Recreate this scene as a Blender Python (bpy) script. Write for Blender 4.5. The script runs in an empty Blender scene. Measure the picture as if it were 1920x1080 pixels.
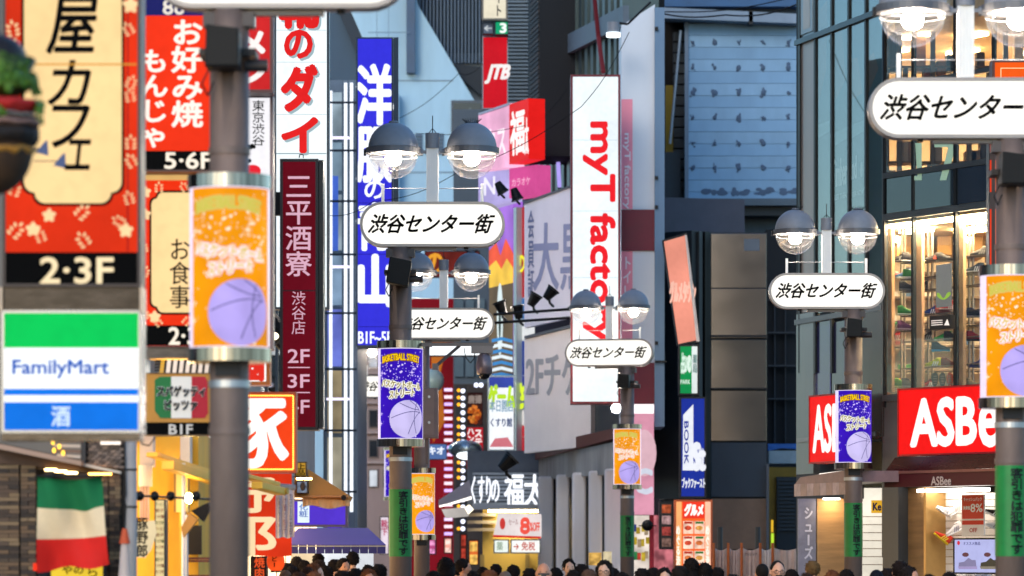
import bpy, math, random
from mathutils import Vector, Matrix, noise
random.seed(7)
R = math.radians
SC = bpy.context.scene
COL = SC.collection

# ------------------------------------------------------------------ camera, sky, sun, exposure
F, HZ, CX, EYE = 7200.0, 1045.0, 960.0, 1.75
cam = bpy.data.cameras.new('camera')
cam.sensor_width = 36; cam.lens = F / 1920 * 36
cam.shift_y = (HZ - 540) / 1920
cam.clip_start = 0.5; cam.clip_end = 3000
cam.dof.use_dof = True; cam.dof.focus_distance = 54; cam.dof.aperture_fstop = 2.3
co = bpy.data.objects.new('camera', cam); COL.objects.link(co)
co.location = (0, 0, EYE); co.rotation_euler = (R(90), 0, 0)
SC.camera = co

SUN_EL, SUN_ROT = R(14.0), R(200)
w = bpy.data.worlds.new('World'); SC.world = w; w.use_nodes = True
nt = w.node_tree
sky = nt.nodes.new('ShaderNodeTexSky'); sky.sky_type = 'NISHITA'; sky.sun_disc = False
sky.sun_elevation = SUN_EL; sky.sun_rotation = SUN_ROT
sky.air_density = 1.2; sky.dust_density = 0.6; sky.ozone_density = 5.0
bg = nt.nodes['Background']; bg.inputs['Strength'].default_value = 0.15
nt.links.new(sky.outputs[0], bg.inputs['Color'])
sl = bpy.data.lights.new('sun', 'SUN'); sl.energy = 0.55; sl.angle = R(20); sl.color = (1.0, .86, .72)
so = bpy.data.objects.new('sun', sl); COL.objects.link(so)
so.rotation_euler = (R(62), 0, R(-22)); so.location = (0, -10, 60)

vs = SC.view_settings
vs.view_transform = 'Standard'; vs.look = 'None'; vs.gamma = 1; vs.exposure = 1.4
vs.use_curve_mapping = False
SC.render.engine = 'CYCLES'
cy = SC.cycles
cy.use_denoising = True; cy.max_bounces = 7; cy.diffuse_bounces = 3; cy.glossy_bounces = 3
cy.transparent_max_bounces = 16; cy.transmission_bounces = 4
cy.sample_clamp_indirect = 3.0; cy.sample_clamp_direct = 0
cy.caustics_reflective = False; cy.caustics_refractive = False

# ------------------------------------------------------------------ materials
def lin(h):
    h = h.lstrip('#'); o = []
    for i in (0, 2, 4):
        c = int(h[i:i+2], 16) / 255
        o.append(c / 12.92 if c <= .04045 else ((c + .055) / 1.055) ** 2.4)
    return o
MC = {}
LIT = 0.40          # lit acrylic against the exposure above
def M(h, rough=.6, metal=0.0, var=.18, scale=1.5, streak=1.0, bump=0.0, spec=.4):
    """matte or glossy surface: colour with procedural blotches and streaks"""
    k = ('M', h, rough, metal, var, scale, streak, bump, spec)
    if k in MC: return MC[k]
    m = bpy.data.materials.new('surface_' + h.strip('#')); m.use_nodes = True
    n = m.node_tree.nodes; l = m.node_tree.links; b = n['Principled BSDF']
    c = lin(h)
    tc = n.new('ShaderNodeTexCoord'); mp = n.new('ShaderNodeMapping')
    mp.inputs['Scale'].default_value = (scale, scale, scale / streak)
    nz = n.new('ShaderNodeTexNoise'); nz.inputs['Detail'].default_value = 6; nz.inputs['Roughness'].default_value = .65
    nz.inputs['Scale'].default_value = 1.0
    l.new(tc.outputs['Object'], mp.inputs[0]); l.new(mp.outputs[0], nz.inputs['Vector'])
    cr = n.new('ShaderNodeValToRGB')
    cr.color_ramp.elements[0].position = .3; cr.color_ramp.elements[1].position = .7
    cr.color_ramp.elements[0].color = [x * (1 - var) for x in c] + [1]
    cr.color_ramp.elements[1].color = [min(1, x * (1 + var * .6)) for x in c] + [1]
    l.new(nz.outputs[0], cr.inputs[0]); l.new(cr.outputs[0], b.inputs['Base Color'])
    b.inputs['Metallic'].default_value = metal
    b.inputs['Specular IOR Level'].default_value = spec
    mr = n.new('ShaderNodeMapRange'); mr.inputs[3].default_value = max(.03, rough - .08); mr.inputs[4].default_value = min(1, rough + .1)
    l.new(nz.outputs[0], mr.inputs[0]); l.new(mr.outputs[0], b.inputs['Roughness'])
    if bump:
        bp = n.new('ShaderNodeBump'); bp.inputs['Strength'].default_value = bump; bp.inputs['Distance'].default_value = .02
        l.new(nz.outputs[0], bp.inputs['Height']); l.new(bp.outputs[0], b.inputs['Normal'])
    MC[k] = m; return m
def E(h, k=1.0, var=.10, scale=1.2, spec=.04, light=False):
    """self-lit surface: acrylic with a lamp inside, also glow put into cloth, goods and walls, a little uneven"""
    k = k * LIT
    kk = ('E', h, k, var, scale, light)
    if kk in MC: return MC[kk]
    m = bpy.data.materials.new('lit_' + h.strip('#')); m.use_nodes = True
    n = m.node_tree.nodes; l = m.node_tree.links; b = n['Principled BSDF']
    c = lin(h)
    b.inputs['Base Color'].default_value = [x * .10 for x in c] + [1]
    b.inputs['Roughness'].default_value = .45; b.inputs['Specular IOR Level'].default_value = spec
    b.inputs['Emission Color'].default_value = c + [1]
    if var:
        tc = n.new('ShaderNodeTexCoord'); nz = n.new('ShaderNodeTexNoise'); nz.inputs['Scale'].default_value = scale
        nz.inputs['Detail'].default_value = 1.5
        l.new(tc.outputs['Object'], nz.inputs['Vector'])
        mr = n.new('ShaderNodeMapRange'); mr.inputs[1].default_value = .3; mr.inputs[2].default_value = .7
        mr.inputs[3].default_value = k * (1 - var); mr.inputs[4].default_value = k * (1 + var)
        n2 = n.new('ShaderNodeTexNoise'); n2.inputs['Scale'].default_value = 9; n2.inputs['Detail'].default_value = 5      # grime on the acrylic
        l.new(tc.outputs['Object'], n2.inputs['Vector'])
        m2 = n.new('ShaderNodeMapRange'); m2.inputs[1].default_value = .35; m2.inputs[2].default_value = .55; m2.inputs[3].default_value = .95; m2.inputs[4].default_value = 1.02
        l.new(n2.outputs[0], m2.inputs[0]); mu = n.new('ShaderNodeMath'); mu.operation = 'MULTIPLY'
        l.new(nz.outputs[0], mr.inputs[0]); l.new(mr.outputs[0], mu.inputs[0]); l.new(m2.outputs[0], mu.inputs[1]); l.new(mu.outputs[0], b.inputs['Emission Strength'])
    else:
        b.inputs['Emission Strength'].default_value = k
    m.cycles.emission_sampling = 'AUTO' if light else 'NONE'
    MC[kk] = m; return m
def P(h, rough=.5):            # print ink on an unlit or externally lit surface
    return M(h, rough, 0, .04, 3, 1, 0, .2)
def glass_mat(name, tint=(1, 1, 1), refl=.12, rough=.02):
    if name in MC: return MC[name]
    m = bpy.data.materials.new(name); m.use_nodes = True
    n = m.node_tree.nodes; l = m.node_tree.links; n.clear()
    o = n.new('ShaderNodeOutputMaterial'); mx = n.new('ShaderNodeMixShader')
    t = n.new('ShaderNodeBsdfTransparent'); t.inputs[0].default_value = (*tint, 1)
    g = n.new('ShaderNodeBsdfGlossy'); g.inputs['Roughness'].default_value = rough
    lw = n.new('ShaderNodeLayerWeight'); lw.inputs[0].default_value = .2
    mr = n.new('ShaderNodeMapRange'); mr.inputs[3].default_value = refl; mr.inputs[4].default_value = .4
    l.new(lw.outputs['Facing'], mr.inputs[0]); l.new(mr.outputs[0], mx.inputs[0])
    l.new(t.outputs[0], mx.inputs[1]); l.new(g.outputs[0], mx.inputs[2]); l.new(mx.outputs[0], o.inputs[0])
    MC[name] = m; return m
CLEAR = glass_mat('clear_glass', (1, 1, 1), .07)
BOWL = glass_mat('lamp_glass', (.93, .94, .96), .10, .08)
_n = BOWL.node_tree.nodes; _l = BOWL.node_tree.links          # a breath of frosting: the bowl itself catches the bulb
_tr = _n.new('ShaderNodeBsdfTranslucent'); _tr.inputs[0].default_value = (.9, .9, .92, 1); _mx = _n.new('ShaderNodeMixShader')
_lw = _n.new('ShaderNodeLayerWeight'); _lw.inputs[0].default_value = .3; _mr = _n.new('ShaderNodeMapRange'); _mr.inputs[3].default_value = .0006; _mr.inputs[4].default_value = .014
_o = next(x for x in _n if x.type == 'OUTPUT_MATERIAL'); _src = _o.inputs[0].links[0].from_socket
_l.new(_lw.outputs['Facing'], _mr.inputs[0]); _l.new(_mr.outputs[0], _mx.inputs[0]); _l.new(_src, _mx.inputs[1]); _l.new(_tr.outputs[0], _mx.inputs[2]); _l.new(_mx.outputs[0], _o.inputs[0])
PANE = glass_mat('window_glass', (.85, .88, .88), .10)
BLACK = M('#0a0a0b', .5, spec=.2); DARK = M('#1c1d1f', .5, spec=.25); STEEL = M('#8d9096', .28, .9, .15, 2, 6)
CHROME = M('#8f8a84', .14, 1.0, .75, 22, 60); GREYP = M('#7f838a', .5, 0, .15, 4, 1, .1)  # dark streaks in the CHROME colour stand in for a mirrored street
POLE = M('#705f56', .55, .15, .2, 7, 3, .25); WHITEP = M('#eaeae6', .4, 0, .08, 4, 3)
WHITE = E('#fff8f0', 1.25, .06, 2, light=True); SILVER = M('#a9adb0', .35, .7, .12, 4, 3)
CREAM = E('#ffd899', .95, .10, .9, light=True); INK = M('#040404', .7, 0, .05, spec=.05)

# ------------------------------------------------------------------ mesh and object helpers
class Fr:
    """a local frame: x to the right along the face, y away from the street camera, z up"""
    def __init__(s, xL, DL, xR=None, DR=None, ybot=None, z0=None):
        if xR is None: xR = xL + 100
        if DR is None: DR = DL
        s.A = Vector(((xL - CX) / F * DL, DL)); s.B = Vector(((xR - CX) / F * DR, DR))
        s.w = (s.B - s.A).length; s.t = (s.B - s.A) / s.w
        s.z0 = 0.0
        if ybot is not None: s.z0 = EYE + (HZ - ybot) / F * DL
        if z0 is not None: s.z0 = z0
        s.loc = Vector((s.A.x, s.A.y, s.z0)); s.rz = math.atan2(s.t.y, s.t.x); s.D = DL
    @staticmethod
    def plain(x, y, z=0, rz=0):
        f = Fr.__new__(Fr); f.A = Vector((x, y)); f.t = Vector((math.cos(rz), math.sin(rz))); f.z0 = z
        f.loc = Vector((x, y, z)); f.rz = rz; f.w = 1; f.D = y; return f
    def uz(s, px, py, d=0.0):
        """pixel of the photograph -> (along, up) on the plane d metres in front of the face"""
        A = s.A + Vector((s.t.y, -s.t.x)) * d
        dx = (px - CX) / F
        u = (A.y * dx - A.x) / (s.t.x - s.t.y * dx)
        dist = A.y + u * s.t.y
        return u, EYE + (HZ - py) / F * dist - s.z0
    def rect(s, x0, y0, x1, y1, d=0.0):
        a, zt = s.uz(x0, y0, d); _, zb = s.uz(x0, y1, d); b, _ = s.uz(x1, y0, d)
        return a, zb, b, zt
def tag(o, label=None, cat=None, group=None, kind=None):
    if label: o['label'] = label
    if cat: o['category'] = cat
    if group: o['group'] = group
    if kind: o['kind'] = kind
    return o
def thing(name, label, cat, f, group=None):
    o = bpy.data.objects.new(name, None); COL.objects.link(o); o.empty_display_size = .2
    o.location = f.loc; o.rotation_euler = (0, 0, f.rz)
    return tag(o, label, cat, group)
class MB:
    def __init__(s, f=None): s.v = []; s.f = []; s.fr = f
    def box(s, x0, x1, y0, y1, z0, z1):
        i = len(s.v)
        s.v += [(x0,y0,z0),(x1,y0,z0),(x1,y1,z0),(x0,y1,z0),(x0,y0,z1),(x1,y0,z1),(x1,y1,z1),(x0,y1,z1)]
        s.f += [(i+a, i+b, i+c, i+d) for a,b,c,d in ((0,3,2,1),(4,5,6,7),(0,1,5,4),(1,2,6,5),(2,3,7,6),(3,0,4,7))]
        return s
    def R(s, x0, y0, x1, y1, d0, d1):
        """box from pixel corners, reaching from d0 to d1 metres in front of the face"""
        a, zb, b, zt = s.fr.rect(x0, y0, x1, y1, max(d0, d1))
        return s.box(a, b, -d1, -d0, zb, zt)
    def prism(s, pts, y0, y1):
        i = len(s.v); n = len(pts)
        ar = sum(pts[k][0]*pts[(k+1)%n][1]-pts[(k+1)%n][0]*pts[k][1] for k in range(n))
        if ar < 0: pts = pts[::-1]
        s.v += [(x, y0, z) for x, z in pts]
        s.f.append(tuple(range(i, i+n)))
        if abs(y1 - y0) > 1e-9:
            s.v += [(x, y1, z) for x, z in pts]
            s.f.append(tuple(range(i+2*n-1, i+n-1, -1)))
            for k in range(n):
                a, b = i+k, i+(k+1) % n; s.f.append((b, a, a+n, b+n))
        return s
    def Q(s, pts, d0, d1=None):
        """polygon through photograph pixels"""
        if d1 is None: d1 = d0
        return s.prism([s.fr.uz(*p, max(d0, d1)) for p in pts], -max(d0, d1), -min(d0, d1))
    def cyl(s, p0, p1, r0, r1=None, n=14, cap=True):
        if r1 is None: r1 = r0
        p0 = Vector(p0); p1 = Vector(p1); ax = (p1 - p0).normalized()
        a = ax.orthogonal().normalized(); b = ax.cross(a); i = len(s.v)
        for p, r in ((p0, r0), (p1, r1)):
            for k in range(n):
                t = 2*math.pi*k/n; q = p + (a*math.cos(t) + b*math.sin(t))*r; s.v.append(tuple(q))
        for k in range(n): s.f.append((i+k, i+(k+1)%n, i+n+(k+1)%n, i+n+k))
        if cap: s.f.append(tuple(range(i+n-1, i-1, -1))); s.f.append(tuple(range(i+n, i+2*n)))
        return s
    def tube(s, pts, r, n=6):
        for a, b in zip(pts, pts[1:]): s.cyl(a, b, r, r, n)
        return s
    def lathe(s, prof, c=(0,0,0), n=28):
        i = len(s.v)
        for r, z in prof:
            for k in range(n):
                t = 2*math.pi*k/n; s.v.append((c[0]+r*math.cos(t), c[1]+r*math.sin(t), c[2]+z))
        for j in range(len(prof)-1):
            for k in range(n):
                a = i+j*n+k; b = i+j*n+(k+1)%n; s.f.append((a, b, b+n, a+n))
        return s
    def ell(s, c, r, nu=14, nv=8, fn=None):
        i = len(s.v)
        for j in range(nv+1):
            ph = math.pi*j/nv
            for k in range(nu):
                t = 2*math.pi*k/nu
                d = Vector((math.sin(ph)*math.cos(t), math.sin(ph)*math.sin(t), math.cos(ph)))
                m = fn(d) if fn else 1.0
                s.v.append((c[0]+r[0]*d.x*m, c[1]+r[1]*d.y*m, c[2]+r[2]*d.z*m))
        for j in range(nv):
            for k in range(nu):
                a = i+j*nu+k; b = i+j*nu+(k+1)%nu; s.f.append((b, a, a+nu, b+nu))
        return s
    def raw(s, v, f, fn=None):
        i = len(s.v); s.v += [fn(p) if fn else p for p in v]; s.f += [tuple(i+k for k in q) for q in f]; return s
    def mesh(s, name, mat, smooth=False):
        me = bpy.data.meshes.new(name); me.from_pydata(s.v, [], s.f); me.update()
        if mat: me.materials.append(mat)
        if smooth: me.polygons.foreach_set('use_smooth', [True]*len(me.polygons))
        return me
    def build(s, name, mat, parent=None, smooth=False, bevel=0, kind=None):
        o = bpy.data.objects.new(name, s.mesh(name, mat, smooth)); COL.objects.link(o)
        if parent: o.parent = parent
        elif s.fr: o.location = s.fr.loc; o.rotation_euler = (0, 0, s.fr.rz)
        if bevel:
            b = o.modifiers.new('bevel', 'BEVEL'); b.width = bevel; b.segments = 2; b.limit_method = 'ANGLE'
        if kind: o['kind'] = kind
        return o
def child(name, me, parent, loc=(0,0,0), mat=None):
    o = bpy.data.objects.new(name, me); COL.objects.link(o); o.parent = parent; o.location = loc
    if mat: o.material_slots[0].link = 'OBJECT'; o.material_slots[0].material = mat
    return o

TXT = {}
def glyph(body, shear=0.0):
    k = (body, shear)
    if k in TXT: return TXT[k]
    cu = bpy.data.curves.new('t', 'FONT'); cu.body = body; cu.shear = shear; cu.resolution_u = 3
    ob = bpy.data.objects.new('t', cu); COL.objects.link(ob)
    dg = bpy.context.evaluated_depsgraph_get()
    me = bpy.data.meshes.new_from_object(ob.evaluated_get(dg))
    v = [(a.co.x, a.co.y) for a in me.vertices]; p = [tuple(q.vertices) for q in me.polygons]
    bpy.data.objects.remove(ob); bpy.data.curves.remove(cu); bpy.data.meshes.remove(me)
    TXT[k] = (v, p); return TXT[k]
_e = glyph('国'); EX0 = min(a for a, b in _e[0]) - .05; EX1 = max(a for a, b in _e[0]) + .05
EY0 = min(b for a, b in _e[0]) - .05; EY1 = max(b for a, b in _e[0]) + .05
RING = [(0, 0)] + [(math.cos(2*math.pi*k/8), math.sin(2*math.pi*k/8)) for k in range(8)]
def put(mb, body, r, y, bold=0.0, shear=0.0, em=False, rot=0, flipx=False, warp=None):
    """lay lettering into the local rectangle r = (x0, z0, x1, z1)"""
    v, p = glyph(body, shear)
    if not v: return
    if em: a0, a1, b0, b1 = EX0, EX1, EY0, EY1
    else:
        a0 = min(a for a, b in v); a1 = max(a for a, b in v); b0 = min(b for a, b in v); b1 = max(b for a, b in v)
    x0, z0, x1, z1 = r
    H = (x1 - x0) if rot else (z1 - z0)
    for n_, (ox, oz) in enumerate(RING if bold else RING[:1]):
        q = []
        for a, b in v:
            s = (a - a0) / max(1e-6, a1 - a0); t = (b - b0) / max(1e-6, b1 - b0)
            if flipx: s = 1 - s
            if rot: X = x0 + t*(x1-x0); Z = z1 - s*(z1-z0)      # reading downwards
            else: X = x0 + s*(x1-x0); Z = z0 + t*(z1-z0)
            X += ox*bold*H; Z += oz*bold*H
            c = (X, y - .0004*n_, Z)
            q.append(warp(c) if warp else c)
        mb.raw(q, p)
def text(f, parent, body, px, mat, d=.02, bold=0.0, shear=0.0, vert=False, rot=0, name='lettering', flipx=False):
    """px = rectangle in photograph pixels that the lettering fills"""
    mb = MB(f); x0, z0, x1, z1 = f.rect(*px, d)
    if vert:
        n = len(body); h = (z1 - z0) / n
        for i, ch in enumerate(body):
            zt = z1 - i*h
            if ch == 'ー': put(mb, '|', (x0+(x1-x0)*.42, zt-h*.88, x0+(x1-x0)*.58, zt-h*.12), -d, bold)
            else: put(mb, ch, (x0, zt-h, x1, zt), -d, bold, shear, em=True, flipx=flipx)
    else: put(mb, body, (x0, z0, x1, z1), -d, bold, shear, rot=rot, flipx=flipx)
    return mb.build(name, mat, parent)

def sign(name, label, cat, x0, y0, x1, y1, D, face, D2=None, depth=.28, fw=.04, frame=DARK, group=None, lip=.02):
    """box sign: casing, four frame bars and a face"""
    f = Fr(x0, D, x1, D2, ybot=y1); t = thing(name, label, cat, f, group)
    a, zb, b, zt = f.rect(x0, y0, x1, y1)
    MB(f).box(a, b, .0, depth, zb, zt).build('casing', frame, t)
    m = MB(f)
    m.box(a, a+fw, -lip, -.001, zb, zt).box(b-fw, b, -lip, -.001, zb, zt)
    m.box(a+fw, b-fw, -lip, -.001, zt-fw, zt).box(a+fw, b-fw, -lip, -.001, zb, zb+fw).build('frame', frame, t)
    MB(f).box(a+fw, b-fw, -.008, -.001, zb+fw, zt-fw).build('face', face, t)
    return f, t
def panel(f, t, x0, y0, x1, y1, mat, d=.012, name='face_panel', th=.003):
    return MB(f).R(x0, y0, x1, y1, d-th, d).build(name, mat, t)

# ------------------------------------------------------------------ ground
def ground(name, x0, x1, y0, y1, z, mat, h=0):
    m = MB(Fr.plain(0, 0)); m.box(x0, x1, y0, y1, z-.3 if not h else z-h, z)
    return m.build(name, mat, None, kind='structure')
ground('ground', -400, 400, -100, 900, -.01, M('#3e3d3e', .8, 0, .2, .3))
ground('road', -3.0, 3.6, -20, 160, .004, M('#7d7873', .55, 0, .3, 2, 1, .3))
ground('kerb', -3.15, -3.001, -20, 160, .12, M('#7b7874', .8), .12)
ground('pavement', -3.7, -3.151, -20, 160, .12, M('#77726c', .8, 0, .2, 3), .12)
def sheet(name, f, x0, y0, x1, y1, d0, d1, mat, label=None, cat=None, group=None, kind=None):
    """one-mesh thing cut as a box from the frame's plane"""
    o = MB(f).R(x0, y0, x1, y1, d0, d1).build(name, mat); return tag(o, label, cat, group, kind)

# ------------------------------------------------------------------ left row of buildings behind the projecting signs
def row_building(x0, x1, y0, y1, h, wall, label, nwin=3, side=1):
    f = Fr.plain(x0, y0); t = thing('street_building', label, 'building', f)
    MB(f).box(0, x1-x0, 0, y1-y0, 0, h).build('wall', wall, t)
    X = (x1-x0) if side > 0 else 0
    k = int((y1-y0)/2.6)
    gw = E('#ffd9a6', 3.4, .35, .7, light=True)
    for j in range(k):                 # glowing shop windows out of view, added to warm the lower street
        yy = .4+j*2.6
        a = MB(f).box(X-.02, X+.05, yy, yy+2.3, .3, 2.9).build('shop_window', M('#3a3634', .4, .4), t)
        MB(f).box(X+.051, X+.06, yy+.06, yy+2.24, .4, 2.84).build('lit_pane', gw, a)
    wm = glass_mat('dark_window', (.1, .12, .15), .35); fm = M('#5b5f63', .4, .4)
    for lv in range(int(h/3.3)-1):
        for j in range(k):
            yy = .6 + j*2.6; zz = 4.3 + lv*3.3
            a = MB(f).box(X-.02 if side>0 else -.06, X+.06 if side>0 else .02, yy, yy+1.8, zz, zz+1.7).build('window', fm, t)
            MB(f).box(X+.061 if side>0 else -.07, X+.07 if side>0 else -.061, yy+.08, yy+1.72, zz+.08, zz+1.62).build('pane', wm, a)
    return t
row_building(-16, -3.72, 35.5, 42.4, 19, M('#6a6660', .7, 0, .2, .6, 4), 'dark beige building behind the red restaurant signs and the blurred left pole')
row_building(-16, -3.72, 43.6, 57, 19, M('#75777a', .7, 0, .2, .6, 4), 'grey building wall that carries the tall white red lettered sign')
row_building(-15, -3.9, 57.2, 76, 17, M('#6a6f76', .7, 0, .2, .6, 4), 'grey building between the white sign and the lit glass facade')

# back building: pale blue concrete with a slanted fin screen
f = Fr(500, 132, 1260, 132)
t = thing('concrete_building', 'pale blue grey concrete building closing the view behind the twin lamps', 'building', f)
CONC = M('#9cbdd0', .85, 0, .24, .35, 5, .2)
MB(f).Q([(500, 1300), (500, -60), (770, -60), (784, 10), (905, 215), (905, 1300)], -6, 0).build('wall', CONC, t)
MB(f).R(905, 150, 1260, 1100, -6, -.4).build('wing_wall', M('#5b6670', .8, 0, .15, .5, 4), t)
MB(f).R(762, -60, 778, 136, .05, .5).build('drain_pipe', M('#2f4a66', .5), t)
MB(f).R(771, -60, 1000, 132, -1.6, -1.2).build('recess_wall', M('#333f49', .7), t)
for i in range(22):
    x = 779 + i*6.6
    MB(f).R(x, -50, x+2.6, 118, -1.1, -.62).build('louvre', M('#46586a', .5, .2), t)
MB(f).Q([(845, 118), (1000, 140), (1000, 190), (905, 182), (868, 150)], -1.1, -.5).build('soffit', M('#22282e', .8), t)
for y in (150, 322, 502):
    MB(f).R(672, y, 850, y+2, .001, .02).build('joint_strip', M('#6d7d8c', .8), t)
MB(f).R(690, 175, 748, 700, .002, .6).build('pier', M('#92b2c8', .85, 0, .2, .5, 5), t)
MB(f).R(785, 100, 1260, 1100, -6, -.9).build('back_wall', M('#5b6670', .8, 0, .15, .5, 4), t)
w_ = MB(f).R(846, 188, 906, 300, .01, .06).build('window_frame', M('#3c4650', .5), t)
MB(f).R(850, 193, 902, 296, .061, .08).build('pane', M('#12161a', .1), w_)
ff = Fr(868, 131)
o = MB(ff); o.tube([(ff.uz(863, 218)[0], 0, ff.uz(863, 218)[1]), (ff.uz(883, 207)[0], 0, ff.uz(883, 207)[1])], .05)
tag(o.build('tube_light', E('#dff4ff', 2.4, 0)), 'short slanted fluorescent tube lit before the dark window', 'light')
fC = Fr(500, 132, 1260, 132)
for i in range(3):
    for j in range(2):
        w_ = MB(fC).R(778+i*20, 250+j*150, 792+i*20, 290+j*150, .001, .05).build('vent_frame', M('#5a7084', .6), t)
        for k in range(5): MB(fC).R(779+i*20, 253+j*150+k*7, 791+i*20, 257+j*150+k*7, .05, .09).build('vent_slat', M('#40566a', .6), w_)
for y in (60, 240, 420, 600): MB(fC).R(690, y, 768, y+1.5, .6, .61).build('joint_strip', M('#5f7488', .8), t)
for x in (706, 728): MB(fC).R(x, -60, x+1.2, 700, .6, .61).build('joint_strip', M('#6b8196', .8), t)
# grey sloped roof beam at the upper left
f = Fr(612, 100, 668, 92)
t = thing('steel_canopy', 'dark slanted steel canopy beam above the lit glass facade', 'canopy', Fr(612, 100, 668, 100, 170))
f = Fr(612, 100, 668, 100, ybot=170)
MB(f).Q([(600, 5), (625, 5), (668, 75), (668, 170), (600, 140)], -.3, 0).build('panel', M('#3c5163', .6, .2, .2, .8, 3), t)
MB(f).Q([(618, -20), (640, -20), (690, 95), (690, 130), (668, 100)], .02, .4).build('beam', M('#1d2a35', .6), t)

# lit glass facade, left
f = Fr(606, 86, 670, 86)
t = thing('glass_facade', 'lit glass shop facade with white neon verticals left of the tall blue sign', 'building', f)
MB(f).R(606, 150, 670, 1050, -6, -.3).build('wall', M('#6f7c88', .6), t)
for k, y in enumerate((168, 262, 360, 472, 575, 690, 815, 930)):
    y2 = (262, 360, 472, 575, 690, 815, 930, 1045)[k]
    c = ('#bcd3e2', '#a8c8e0', '#c3d8e6', '#9fbfe0', '#7d8cf0', '#c9b58e', '#d8cfb4', '#6b4be8')[k]
    MB(f).R(613, y+5, 641, y2-3, -.05, -.02).build('window', E(c, .5, .5, 1.4), t)
for x in (612, 641, 652, 664):
    MB(f).R(x, 150, x+1.5, 1300, -.02, .12).build('mullion', M('#5b6a78', .4, .5), t)
for y in (190, 280, 375, 475, 585, 690, 805, 920):
    MB(f).R(608, y, 669, y+4, .12, .2).build('transom', M('#222c38', .5, .3), t)
for x in (617, 645, 656):
    MB(f).R(x, 170 if x < 630 else 155, x+6, 960, .13, .19).build('neon_tube', E('#eef4ff', 1.3, .05, light=True), t)
MB(f).R(620, 330, 634, 470, .0, .05).build('window_poster', E('#4a6fd8', .7, .2), t)
for y in (256, 746, 498):
    o = MB(f).R(612, y, 655, y+4, .3, .4).build('light_strip', E('#e6dcff', 1.8, 0), t)

# ------------------------------------------------------------------ street row at centre: dark fin building
f = Fr(1004, 98, 1168, 82.6)
t = thing('fin_building', 'dark building with tall vertical fins behind the tall white sign with red letters', 'building', f)
MB(f).R(1004, -60, 1168, 1300, -1.5, -1.0).build('wall', M('#22282b', .6), t)
for i in range(15):
    x = 1008 + i*11
    MB(f).R(x, -40, x+5, 372, -.9, -.1).build('fin', M('#3a4645' if i % 2 else '#4a5856', .45, .3, .15, 1, 4), t)
for i in range(7):
    x = 1012 + i*22
    MB(f).R(x, -40, x+9, 372, -.97, -.93).build('dark_pane', glass_mat('dark_window', (.1, .12, .15), .35), t)
MB(f).Q([(1012, 92), (1168, 10), (1168, 48), (1012, 126)], -.05, .08).build('ledge', M('#56616a', .6, 0, .2, 1), t)
MB(f).Q([(1018, 388), (1072, 352), (1072, 362), (1018, 400)], -.05, .08).build('lower_ledge', M('#3b4244', .6), t)
for xs, ys, c in (((1022, -30, 1036, 165), 0, '#7c2f38'), ((1036, 165, 1041, 230), 0, '#a05a6a'), ((1041, 200, 1049, 350), 0, '#b9a8ff'),
                  ((1112, -30, 1122, 70), 0, '#7c2f38'), ((1122, 70, 1131, 135), 0, '#8f3f4a')):
    p0 = f.uz(xs[0], xs[1], .12); p1 = f.uz(xs[2], xs[3], .12)
    MB(f).cyl((p0[0], -.12, p0[1]), (p1[0], -.12, p1[1]), .05).build('neon_tube', E(c, .9 if c[1] == 'b' else .35, .1), t)
# dark brick strip tower and ribbed grey wall left of it
f = Fr(950, 104, 992, 104)
t = thing('ribbed_building', 'narrow teal grey ribbed building beside the red travel sign', 'building', f)
MB(f).R(950, -60, 992, 1300, -8, -.1).build('wall', M('#4b5a66', .7, 0, .12, .8), t)
for i in range(34):
    y = -20 + i*7
    MB(f).R(951, y, 991, y+3.6, -.1, .02).build('rib', M('#60707c', .6), t)
f = Fr(990, 93, 1012, 91)
t = thing('brick_pier', 'black brick pier between the ribbed wall and the fin building', 'wall', f)
MB(f).R(990, -60, 1012, 308, -3, 0).build('wall', M('#15181b', .8), t)
for i in range(38):
    MB(f).R(993, -18+i*8.6, 1009, -18+i*8.6+6.6, 0, .03).build('brick', M('#2b2a29' if i % 3 else '#3a3430', .8), t)

# ------------------------------------------------------------------ ticket-shop block with colonnade
f = Fr(983, 86.4, 1072, 85.8, ybot=640)
t = thing('billboard', 'pale lilac ticket shop billboard with grey characters under the fin building', 'billboard', f)
MB(f).Q([(983, 378), (1072, 346), (1072, 595), (983, 615)], -.15, 0).build('board', M('#e6dee6', .5, 0, .12, .8, 2), t)
MB(f).Q([(983, 378), (1072, 346), (1072, 350), (983, 382)], .001, .05).build('top_rail', M('#5d6066', .5), t)
text(f, t, '大黒屋', (1000, 420, 1150, 545), P('#9496b4'), .02, .012)
text(f, t, '会員証', (990, 395, 1001, 560), P('#777c9c'), .02, .01, vert=True)
f = Fr(983, 86.3, 1108, 85.5, ybot=850)
t = thing('billboard', 'beige ticket shop billboard with faded grey characters above the white colonnade', 'billboard', f)
MB(f).Q([(983, 634), (1108, 604), (1108, 836), (983, 850)], -.2, 0).build('board', M('#f0e4de', .5, 0, .10, .8, 2), t)
MB(f).Q([(983, 630), (1108, 600), (1108, 605), (983, 635)], .001, .1).build('top_rail', M('#5d6066', .5), t)
text(f, t, '2Fチケット', (987, 665, 1150, 745), P('#a6a4a6'), .02, .02)
f = Fr(1010, 90, 1165, 82)
t = thing('colonnade_building', 'low white colonnade building with tall vertical fins and weathered concrete lintel', 'building', f)
MB(f).R(1010, 895, 1165, 1300, -.9, -.6).build('wall', M('#2a2c30', .7), t)
MB(f).R(1110, 600, 1165, 860, -.6, -.35).build('upper_wall', M('#393b3e', .7), t)
MB(f).Q([(1003, 836), (1165, 800), (1165, 818), (1003, 862)], -.1, .12).build('slab_edge', M('#6b3a2e', .7), t)
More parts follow.
